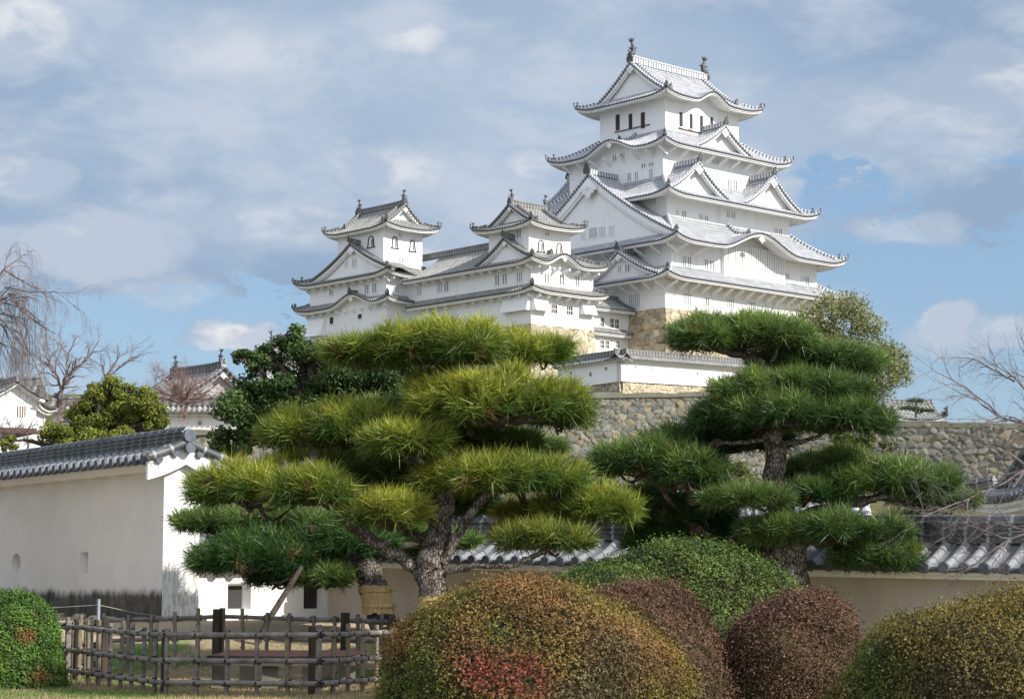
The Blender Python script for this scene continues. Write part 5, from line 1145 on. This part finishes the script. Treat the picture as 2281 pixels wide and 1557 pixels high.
leafy('shrub', 'dull green shrubs under the boulder wall between the two big pines', 120, [(1350, 1080, 40), (1430, 1090, 45), (1500, 1070, 50), (1580, 1060, 50), (1280, 1100, 40), (1240, 1080, 40), (1650, 1080, 60), (1560, 1110, 60), (1400, 1130, 60), (1880, 1130, 60), (2060, 1100, 50), (1980, 1090, 50), (2110, 1130, 40), (1950, 990, 45), (1880, 980, 35)], 22000, .22, ((.05, .07, .02), (.15, .17, .05)), (1420, 1150), .2, limbs=False)
def unseen_tree(label, x, y, z0, z1, r, n=16000, seed=1):
    t = thing('evergreen_tree', label, 'tree', (x, y, 0)); mb = MB(); m = 9; cs = [np.array([x + rng.normal(0, r * .3), y + rng.normal(0, r * .3), z]) for z in np.linspace(z0 + r * .5, z1 - r * .5, m)]
    i = rng.integers(0, m, n); v = unit(rng.normal(0, 1, (n, 3))); p = np.array(cs)[i] + v * r * rng.uniform(.5, 1, (n, 1)) * [1, 1, .8]
    leaves(mb, p, v, .16, ((.02, .05, .015), (.08, .13, .03)), .5 + .3 * v[:, 2]); mb.build('crown', M['leaf_far'], t)
    tr = MB(); limb(tr, [(x, y, -.2), (x + .1, y, z0 * .6), (x, y + .1, (z0 + z1) / 2)], [.22, .18, .1], 0, 9, .04, .05, 4); tr.build('trunk', M['bark_dark'], t)
unseen_tree('tall narrow evergreen outside the right edge whose shade falls on the bamboo fence', 9.4, 21.9, 6.6, 11.6, 1.25, 20000)
unseen_tree('added evergreen out of view at the left, blocking sky light from the stained plaster wall', -15.5, 33, 1.2, 10, 3.0, 26000)  # unseen tree added to keep sky light off the left wall
unseen_tree('second added evergreen out of view at the left, blocking sky light farther along the wall', -18.5, 41, 1.2, 10, 3.2, 26000)  # another unseen tree added to block sky light along that wall
# ---------------------------------------------------------------- bare trees
def twig_tree(mb, p, d, L, r, lev, mx, spread=.55, grav=0., kids=3, fine=None, n=4, bend=.12, tf=.62):
    k = 5; pts = [np.array(p)]; d = np.array(d, float)
    for i in range(k): d = unit((d + rng.normal(0, bend, 3) + [0, 0, grav * (lev + .3)])[None])[0]; pts.append(pts[-1] + d * L / k)
    mb.tube(np.array(pts), np.linspace(r, r * .55, k + 1), max(3, n + 2 - lev), cap=False)
    if lev >= mx: return
    for j in range(kids + (lev > 1)):
        f = rng.uniform(.3, 1.) if j else 1.; q = pts[min(k, int(f * k))]; nd = unit((d + rng.normal(0, spread, 3))[None])[0]
        twig_tree(mb, q, nd, L * rng.uniform(.55, .85), r * tf * (rng.uniform(.7, 1)), lev + 1, mx, spread, grav, kids, fine, n, bend, tf)
def bare(name, label, Y, base, starts, mx, group=None, grav=0., kids=3, spread=.5, mt='bark_far', bend=.12, tf=.62, k0=.5):
    """starts: (px0,py0,px1,py1,radius_px)"""
    reseed(Y * 10 + base[0] + 5000); t = thing(name, label, 'tree', at(*base, Y), group=group); tr = MB(); cr = MB()
    for (x0, y0, x1, y1, r, dy) in starts:
        a = at(x0, y0, Y); b = at(x1, y1, Y + dy); L = np.linalg.norm(b - a); rr = r * Y / FPX
        m = (a + b) / 2 + rng.normal(0, .05 * L, 3); limb(tr, [a, m, b], [rr, rr * .75, rr * .5], 0, 7, .04, .1, 4)
        for f in (.25, .45, .6, .8, 1., 1.):
            if y0 > 1320 and r >= 20: break
            q = a + (b - a) * f; d = unit(((b - a) / L + rng.normal(0, spread, 3))[None])[0]; twig_tree(cr, q, d, L * rng.uniform(.4, .6), rr * k0, 0, mx, spread, grav, kids, bend=bend, tf=tf)
    tr.build('trunk', M[mt], t); cr.build('twigs', M[mt], t); return t
bare('bare_tree', 'leafless grey-brown tree above the white storehouse at the left', 108, (135, 940), [(135, 940, 137, 870, 7, 0), (137, 870, 115, 815, 4, .5), (137, 870, 165, 820, 4, -.5), (160, 830, 205, 785, 3, 0), (120, 830, 85, 795, 3, .5), (140, 850, 150, 790, 3, 1)], 4, kids=2)
bare('bare_tree', 'small thin leafless tree rising above the olive-green tree at the left', 118, (236, 900), [(234, 900, 236, 850, 4, 0), (236, 850, 262, 800, 2.5, 0), (236, 845, 225, 810, 2, 0), (240, 840, 290, 800, 2.2, 0)], 3, kids=2, spread=.4)
M['bark_red'] = simple('reddish_twigs', (.20, .12, .10), .9, .2, 3)
bare('bare_tree', 'wide reddish-brown leafless tree in front of the distant gate tower', 106, (410, 930), [(410, 930, 408, 885, 4, 0), (408, 895, 345, 865, 2.5, 0), (408, 895, 372, 850, 2.5, .5), (408, 895, 408, 840, 2.5, -.5), (408, 895, 440, 852, 2.5, .5), (408, 895, 468, 868, 2.5, 0), (405, 900, 330, 885, 2, .4), (412, 900, 480, 885, 2, -.4), (408, 890, 395, 855, 2.5, 1), (410, 890, 425, 862, 2.5, -1)], 4, kids=3, mt='bark_red', spread=.8, tf=.55, k0=.4)
bare('bare_tree', 'arching weeping cherry with leafless hanging twigs entering at the left edge', 42, (-260, 1050), [(-280, 1420, -260, 1050, 20, 0), (-260, 1050, -200, 850, 16, 0), (-210, 870, -60, 700, 9, 0), (-60, 700, 20, 655, 5, 0), (20, 655, 100, 730, 3.2, 0), (-60, 700, 10, 600, 4, .5), (10, 600, 75, 640, 2.5, .5), (-40, 690, 30, 740, 4, -.5), (30, 740, 60, 810, 2.5, -.5), (-60, 720, 10, 770, 3, .6), (10, 640, 120, 650, 2.3, 0), (-30, 650, 60, 690, 3, 0)], 4, grav=-.12, kids=3, spread=.42, mt='bark_twig', tf=.55, k0=.36)
bare('bare_tree', 'leafless twiggy bush of tan and grey stems below the white storehouse', 92, (60, 1010), [(60, 1010, 60, 960, 2.5, 0), (30, 1010, 25, 960, 2.5, 0), (90, 1010, 100, 955, 2.5, 0), (10, 1010, 0, 965, 2, 0), (120, 1000, 130, 950, 2, 0)], 3, kids=3, spread=.6)
bare('bare_tree', 'leafless cherry branches reaching in from the right edge across the boulder wall', 27, (2520, 1300), [(2545, 1590, 2520, 1300, 20, 0), (2520, 1300, 2420, 1050, 16, 0), (2440, 1080, 2330, 930, 9, 0), (2340, 950, 2230, 930, 4.5, 0), (2230, 930, 2120, 845, 2.8, 0), (2330, 930, 2260, 840, 4, .4), (2260, 850, 2170, 800, 2.5, .2), (2430, 1060, 2290, 1040, 6, -.4), (2290, 1040, 2160, 1110, 3, -.4), (2160, 1110, 2060, 1150, 2, -.4), (2440, 1120, 2250, 1200, 5, 0), (2250, 1200, 2150, 1270, 2.5, 0), (2330, 900, 2300, 800, 3, 0), (2300, 1000, 2200, 990, 3, .5), (2350, 1180, 2200, 1160, 3, .3)], 3, kids=3, spread=.5, mt='bark_twig', bend=.14, tf=.5, k0=.42)
# ---------------------------------------------------------------- clipped shrubs
def bush(label, px, top, hw, Y, zb, cols, zones=(), n=40000, size=.03, sy=.85, pw=2.3, seed=0., group=None, wob=.045, f=1.):
    """clipped dome covered with small leaves; zones: (px, py, radius px, colour pair)"""
    reseed(px); s = Y / FPX; c = at(px, 1290, Y); zt = zat(Y, top); H = zt - zb; rx = hw * s; ry = rx * sy
    t = thing('clipped_shrub', label, 'shrub', (c[0], Y, zb), group=group)
    def surf(u, k=1.):
        el = abs(u[:, 2:3]); h = np.linalg.norm(u[:, :2], axis=1, keepdims=True)
        rr = (h ** pw + el ** pw) ** (-1 / pw)
        q = np.concatenate([u[:, :2] * [rx, ry], el * H], 1) * rr * k
        nrm = unit(np.concatenate([u[:, :2] / [rx, ry], el / H], 1)); L_ = lump(q, 5. * f, seed)[:, None] * wob + lump(q, 1.9 * f, seed + 1)[:, None] * wob * 1.2
        return q + nrm * L_, nrm
    u = unit(rng.normal(0, 1, (n, 3))); u[:, 2] = abs(u[:, 2]); q, nr = surf(u)
    pos = q + [c[0], Y, zb] + nr * np.minimum(rng.exponential(.022, (n, 1)), .1) * np.where(rng.random((n, 1)) < .45, 1, -1)
    hol = lump(pos, 13. * f, seed + 5) + .5 * lump(pos, 31. * f, seed); vis = (pos[:, 1] < Y + ry * .6) & ((hol < 1.15) | (rng.random(n) < .25))
    pos, nr, q = pos[vis], nr[vis], q[vis]; n = len(pos)
    tt = .5 + .28 * lump(pos, 9., seed) + .2 * rng.normal(0, 1, n) + .15 * lump(pos, 23., seed)
    c0 = np.tile(np.array(cols[0], float), (n, 1)); c1 = np.tile(np.array(cols[1], float), (n, 1))
    for (zx, zy, zr, zc) in zones:
        zc0 = at(zx, zy, Y - ry * .7); d = np.hypot(pos[:, 0] - zc0[0], pos[:, 2] - zc0[2]) / (zr * s); d = d + .35 * lump(pos, 6., seed + 3) + rng.normal(0, .18, n); m = np.clip(1.5 - d * 1.2, 0, 1)[:, None] * (pos[:, 1] < Y + .1 * ry)[:, None]
        c0 = c0 * (1 - m) + np.array(zc[0]) * m; c1 = c1 * (1 - m) + np.array(zc[1]) * m
    tt = np.clip(tt, 0, 1)[:, None]; col = (c0 * (1 - tt) + c1 * tt) * rng.uniform(.78, 1.2, (n, 1))
    mb = MB(); d = unit(nr * .7 + [0, 0, .25] + rng.normal(0, .55, (n, 3))); a = unit(np.cross(d, rng.normal(0, 1, (n, 3)))); b = np.cross(d, a); sz = size * rng.uniform(.6, 1.35, (n, 1))
    V = np.stack([pos - a * sz * .5, pos + b * sz * .27, pos + a * sz * .5, pos - b * sz * .27], 1).reshape(-1, 3)
    mb.add(V, np.arange(4 * n).reshape(n, 4), None, np.repeat(np.clip(col, 0, 1), 4, 0)); mb.build('leaves', M['leaf'], t)
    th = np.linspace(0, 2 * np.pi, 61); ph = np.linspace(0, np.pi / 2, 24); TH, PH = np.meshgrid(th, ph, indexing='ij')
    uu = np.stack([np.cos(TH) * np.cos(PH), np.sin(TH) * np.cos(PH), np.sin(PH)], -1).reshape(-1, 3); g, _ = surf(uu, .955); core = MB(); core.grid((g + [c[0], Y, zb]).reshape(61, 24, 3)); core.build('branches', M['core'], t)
    return t
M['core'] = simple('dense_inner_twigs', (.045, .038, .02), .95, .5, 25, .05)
OL = ((.085, .072, .016), (.235, .178, .034)); GRN = ((.05, .075, .014), (.15, .185, .032)); REDZ = ((.15, .035, .025), (.36, .085, .055)); ORZ = ((.12, .068, .02), (.25, .14, .045)); BR = ((.07, .034, .022), (.165, .085, .052)); BRG = ((.065, .055, .025), (.15, .125, .06))
bush('largest clipped azalea dome, golden olive with a red patch, bottom centre', 1182, 1306, 358, 15., -.02, OL, [(940, 1510, 110, GRN), (1010, 1570, 110, GRN), (1130, 1470, 130, ORZ), (1400, 1450, 110, ORZ), (1180, 1330, 120, ORZ), (1180, 1488, 62, REDZ), (1085, 1500, 46, REDZ), (1120, 1400, 40, GRN), (1330, 1560, 90, BRG), (860, 1420, 60, ORZ)], 120000, .023, .8, 2.9, 1.)
bush('reddish-brown clipped shrub partly hidden behind the golden one, bottom centre', 1405, 1288, 236, 16.2, -.02, BR, [(1500, 1560, 90, BRG)], 60000, .022, .9, 2.6, 2.)
bush('round chocolate-brown clipped shrub between the two olive ones', 1755, 1334, 180, 16.4, -.02, BR, [(1650, 1560, 60, BRG)], 60000, .022, .9, 2.9, 3.)
bush('dark olive-brown clipped shrub cut off by the right edge', 2310, 1336, 505, 14.2, -.02, ((.085, .07, .016), (.225, .165, .034)), [(1960, 1500, 120, GRN), (2150, 1560, 120, BRG)], 150000, .022, .7, 2.6, 4.)
bush('green clipped shrub dome rising behind the brown ones', 1495, 1207, 395, 22., .0, ((.035, .065, .014), (.13, .185, .035)), [(1500, 1290, 8, REDZ)], 110000, .032, .6, 2.05, 5.)
bush('small bright green clipped shrub standing on the lawn at the lower left', 18, 1322, 122, 30., 0., ((.03, .075, .014), (.12, .22, .035)), [(62, 1415, 22, ORZ), (92, 1500, 20, ORZ)], 40000, .042, .85, 2.3, 6., f=.8)
# ---------------------------------------------------------------- bamboo fence and what it encloses
M['bamboo'] = simple('greyed_bamboo', (.19, .17, .155), .65, .4, 5, .3); M['bamboo_tan'] = simple('tan_bamboo', (.19, .155, .11), .65, .2, 6, .3); M['lash'] = simple('black_rope_lashing', (.02, .02, .025), .9, .2, 9)
M['post'] = simple('dark_charred_post', (.06, .048, .038), .9, .35, 8, .1, .3, (1, 1, .2)); M['steel'] = simple('grey_painted_pole', (.28, .30, .34), .5, .1)
def fence():
    reseed(77)
    C = [(160, 31.6), (378, 28.6), (715, 28.2), (905, 30.6), (905, 34.2), (500, 34.8), (240, 34.2)]
    pts = []
    for px, Y in C: pts.append(np.array([(px - CX) / FPX * Y, Y]))
    t = thing('bamboo_fence', 'low weathered bamboo and post fence ringing the sunken cover at the lower left', 'fence', (pts[1][0], pts[1][1], 0))
    n = len(pts)
    for i in range(n):
        a, b = pts[i], pts[(i + 1) % n]; L = np.linalg.norm(b - a); d = (b - a) / L; front = i in (0, 1, 2, 6); out = np.array([d[1], -d[0]])
        for h in ((.84, .48, .17) if front else (.84, .5)):
            r = MB(); m = max(4, int(L / .35)); q = [(*(a + d * L * k / m), float(gz(*(a + d * L * k / m))) + h + rng.normal(0, .004)) for k in range(m + 1)]
            q = np.array(q); q[:, :2] += out * .045; r.tube(q, .036, 8)
            for k in range(1, m + 1): r.tube([q[k] - .012 * np.array([*d, 0]), q[k] + .012 * np.array([*d, 0])], .041, 8)
            r.build('rail', M['bamboo'], t)
        m = int(L / .40)
        for k in range(m + 1 if i not in (0,) else m):
            c = a + d * L * (k + (.0 if i != 6 else .3)) / max(m, 1); z = float(gz(*c)); h = .93 + rng.uniform(-.04, .08); pm = MB(); lean = rng.normal(0, .008, 2)
            pm.tube([(*(c - out * .02), z - .1), (*(c - out * .02 + lean), z + h * .5), (*(c - out * .02 + lean * 2), z + h)], .033, 8)
            for kz in (.33, .67): pm.tube([(*(c - out * .02 + lean), z + h * kz - .01), (*(c - out * .02 + lean), z + h * kz + .01)], .037, 8)
            o = pm.build('bamboo_pole', M['bamboo_tan' if rng.random() < .35 or i == 2 else 'bamboo'], t)
            if front or True:
                lm = MB()
                for hh in ((.84, .48, .17) if front else (.84, .5)):
                    q = np.array([*(c + out * .02), z + hh]); D3 = np.array([*d, 0]); O3 = np.array([*out, 0])
                    for sg in (1, -1): lm.tube([q + D3 * .05 * sg + [0, 0, .05] - O3 * .04, q + O3 * .07 + [0, 0, .012 * sg], q - D3 * .05 * sg - [0, 0, .05] - O3 * .04], .011, 4)
                lm.build('lashing', M['lash'], o)
    for px, Y, h, r in ((181, 31.9, .95, .055), (240, 31.4, .98, .07), (376, 28.9, .9, .055), (703, 28.5, .96, .075), (490, 34.6, 1.0, .085), (772, 34.2, 1.0, .08), (875, 32.6, 1.0, .08)):
        x = (px - CX) / FPX * Y; pm = MB(); z = float(gz(x, Y)); pm.tube([(x, Y, z - .1), (x, Y, z + h * .5), (x, Y, z + h - .02), (x, Y, z + h)], [r, r, r * .98, r * .9], 12, None, .03); pm.build('post', M['post'], t)
    # slatted cover on stone blocks
    t = thing('well_cover', 'low slatted platform of reddish rods on stone blocks inside the bamboo fence', 'platform', (*at(640, 1470, 31.2)[:2], 0))
    fr = MB(); x0 = at(470, 1460, 31.2)[0]; x1 = at(800, 1460, 31.2)[0]; y0, y1, z = 30.2, 32.6, .44
    for yy in (y0, y1 - .08): fr.box((x0, yy, z - .12), (x1, yy + .08, z))
    for xx in (x0, x1 - .08): fr.box((xx, y0 + .08, z - .12), (xx + .08, y1 - .08, z))
    fr.build('frame', simple('grey_brown_board', (.09, .075, .065), .9), t)
    rd = MB()
    for k in np.linspace(x0 + .1, x1 - .1, 40): rd.tube([(k, y0 - .06, z + .02), (k + .1, y1 + .06, z + .02)], .014, 5)
    rd.build('rods', simple('reddish_rod', (.05, .03, .03), .95, spec=.05), t)
    for px, Y in ((500, 30.5), (610, 30.4), (700, 30.5), (780, 31), (560, 32), (740, 32)):
        x = (px - CX) / FPX * Y; b = MB(); b.obox((x - .13, Y - .1, -.02), (.24, .04, 0), (-.03, .2, 0), (.01, 0, .33), (.15, .14, .11)); b.build('stone_block', M['stone'], t)
fence()
def steel():
    x, Y = (227 - CX) / FPX * 30.9, 30.9; mb = MB(); mb.tube([(x, Y, -.1), (x, Y, .8), (x, Y, zat(Y, 1334))], .026, 8); o = mb.build('barrier_pole', M['steel']); tag(o, 'slim grey metal pole rising above the bamboo fence', 'pole')
    a = np.array([x, Y, zat(Y, 1347)]); l = at(-90, 1352, 33.); r = at(372, 1375, 36.); mb = MB()
    mb.tube([a, (a + l) / 2 - [0, 0, .05], l], .006, 4); mb.tube([a, (a + r) / 2 - [0, 0, .02], r], .006, 4); o = mb.build('cable', simple('pale_cable', (.4, .4, .33), .6)); tag(o, 'thin pale cable strung from the grey pole along the foot of the left wall', 'cable')
steel()
def stones():
    P0, d, e, TH = LW
    spec = [(-.25, .2, .42), (.15, .12, .3), (.5, .16, .3), (.85, .15, .3)]
    k = 0
    for (a_, b_, s_) in [(.05, -.16, .30), (.45, -.14, .28), (.8, -.12, .26), (-.5, .6, .26), (-.55, 1.2, .3), (-.55, 2.0, .28), (-.5, 2.9, .3), (-.5, 4.0, .28), (-.5, 5.1, .25), (1.3, .1, .2), (1.8, .1, .22), (2.4, .1, .22)]:
        c = P0 + e * a_ + d * b_ if a_ < 1.2 else P0 + e * a_ - d * .05
        z = float(gz(*c)); n, m = 12, 8; G = np.zeros((n + 1, m, 3)); rr = rng.uniform(.8, 1.15, (n, m)); th = np.linspace(0, 2 * np.pi, n + 1); ph = np.linspace(-.3, 1.57, m)
        for i in range(n + 1):
            for j in range(m):
                q = rr[i % n, j] if j < m - 1 else 1.; G[i, j] = (s_ * .5 * math.copysign(abs(math.cos(th[i])) ** .7, math.cos(th[i])) * math.cos(ph[j]) ** .5 * q, s_ * .4 * math.copysign(abs(math.sin(th[i])) ** .7, math.sin(th[i])) * math.cos(ph[j]) ** .5 * q, s_ * .36 * math.sin(ph[j]) * q)
        mb = MB(); mb.grid(G, None, np.broadcast_to(np.array([(.42, .36, .26), (.34, .29, .21), (.48, .42, .32)][k % 3]), G.shape)); k += 1
        o = mb.build('foundation_stone', M['stone'], org=(0, 0, 0)); o.location = (c[0], c[1], z); nth = ('first', 'second', 'third', 'fourth', 'fifth', 'sixth')
        lab = f'pale footing stone under the sunlit end of the tall left wall, {("left", "middle", "right")[k - 1]} of three' if k <= 3 else (f'flat stone along the stained foot of the tall left wall, {nth[k - 4]} from its corner' if k <= 9 else f'small pale stone under the low sunlit wall with loopholes, {nth[k - 10]} from the tall wall')
        tag(o, lab, 'stone', 'foundation stones at the foot of the walls')
stones()
def grass():
    n = 60000; x = rng.uniform(-9.5, 1.5, n); y = rng.uniform(25.2, 36.5, n); 
    m = (rng.random(n) < np.clip(1.4 - (y - 25) / 14, .2, 1)); x, y = x[m], y[m]; n = len(x); z = gz(x, y); p = np.stack([x, y, z], 1)
    g = (np.sin(x * .9 + 1.) + np.sin(y * 1.7 + x * .4) + .5 * np.sin(x * 3.1 + y * 2)) * .4; gr = (g + rng.normal(0, .2, n)) > .42
    col = np.where(gr[:, None], np.array([.09, .19, .025]), np.array([.33, .26, .14])) * rng.uniform(.6, 1.3, (n, 1)); h = rng.uniform(.02, .06, (n, 1)) * np.where(gr[:, None], 1.3, 1)
    d = unit(rng.normal(0, .5, (n, 3)) + [0, 0, 1]); s = unit(np.cross(d, rng.normal(0, 1, (n, 3)))) * .006
    V = np.stack([p - s, p + s, p + d * h], 1).reshape(-1, 3); mb = MB(); mb.add(V, np.arange(3 * n).reshape(n, 3), None, np.repeat(col, 3, 0)); o = mb.build('grass', M['leaf']); tag(o, 'short dry lawn grass with a few green patches', 'grass', kind='stuff')
    n = 40; 
grass()

# ---------------------------------------------------------------- shared groups for things of one kind
for kind_, grp in (('pine_tree', 'cloud-pruned pines'), ('clipped_shrub', 'clipped shrubs'), ('bare_tree', 'leafless trees'), ('evergreen_tree', 'broadleaf evergreen trees'), ('plaster_wall', 'tile-capped plaster walls'), ('stone_wall', 'boulder walls'), ('castle_turret', 'small castle turrets')):
    for o in bpy.data.objects:
        if o.parent is None and o.name.split('.')[0] == kind_: o['group'] = grp
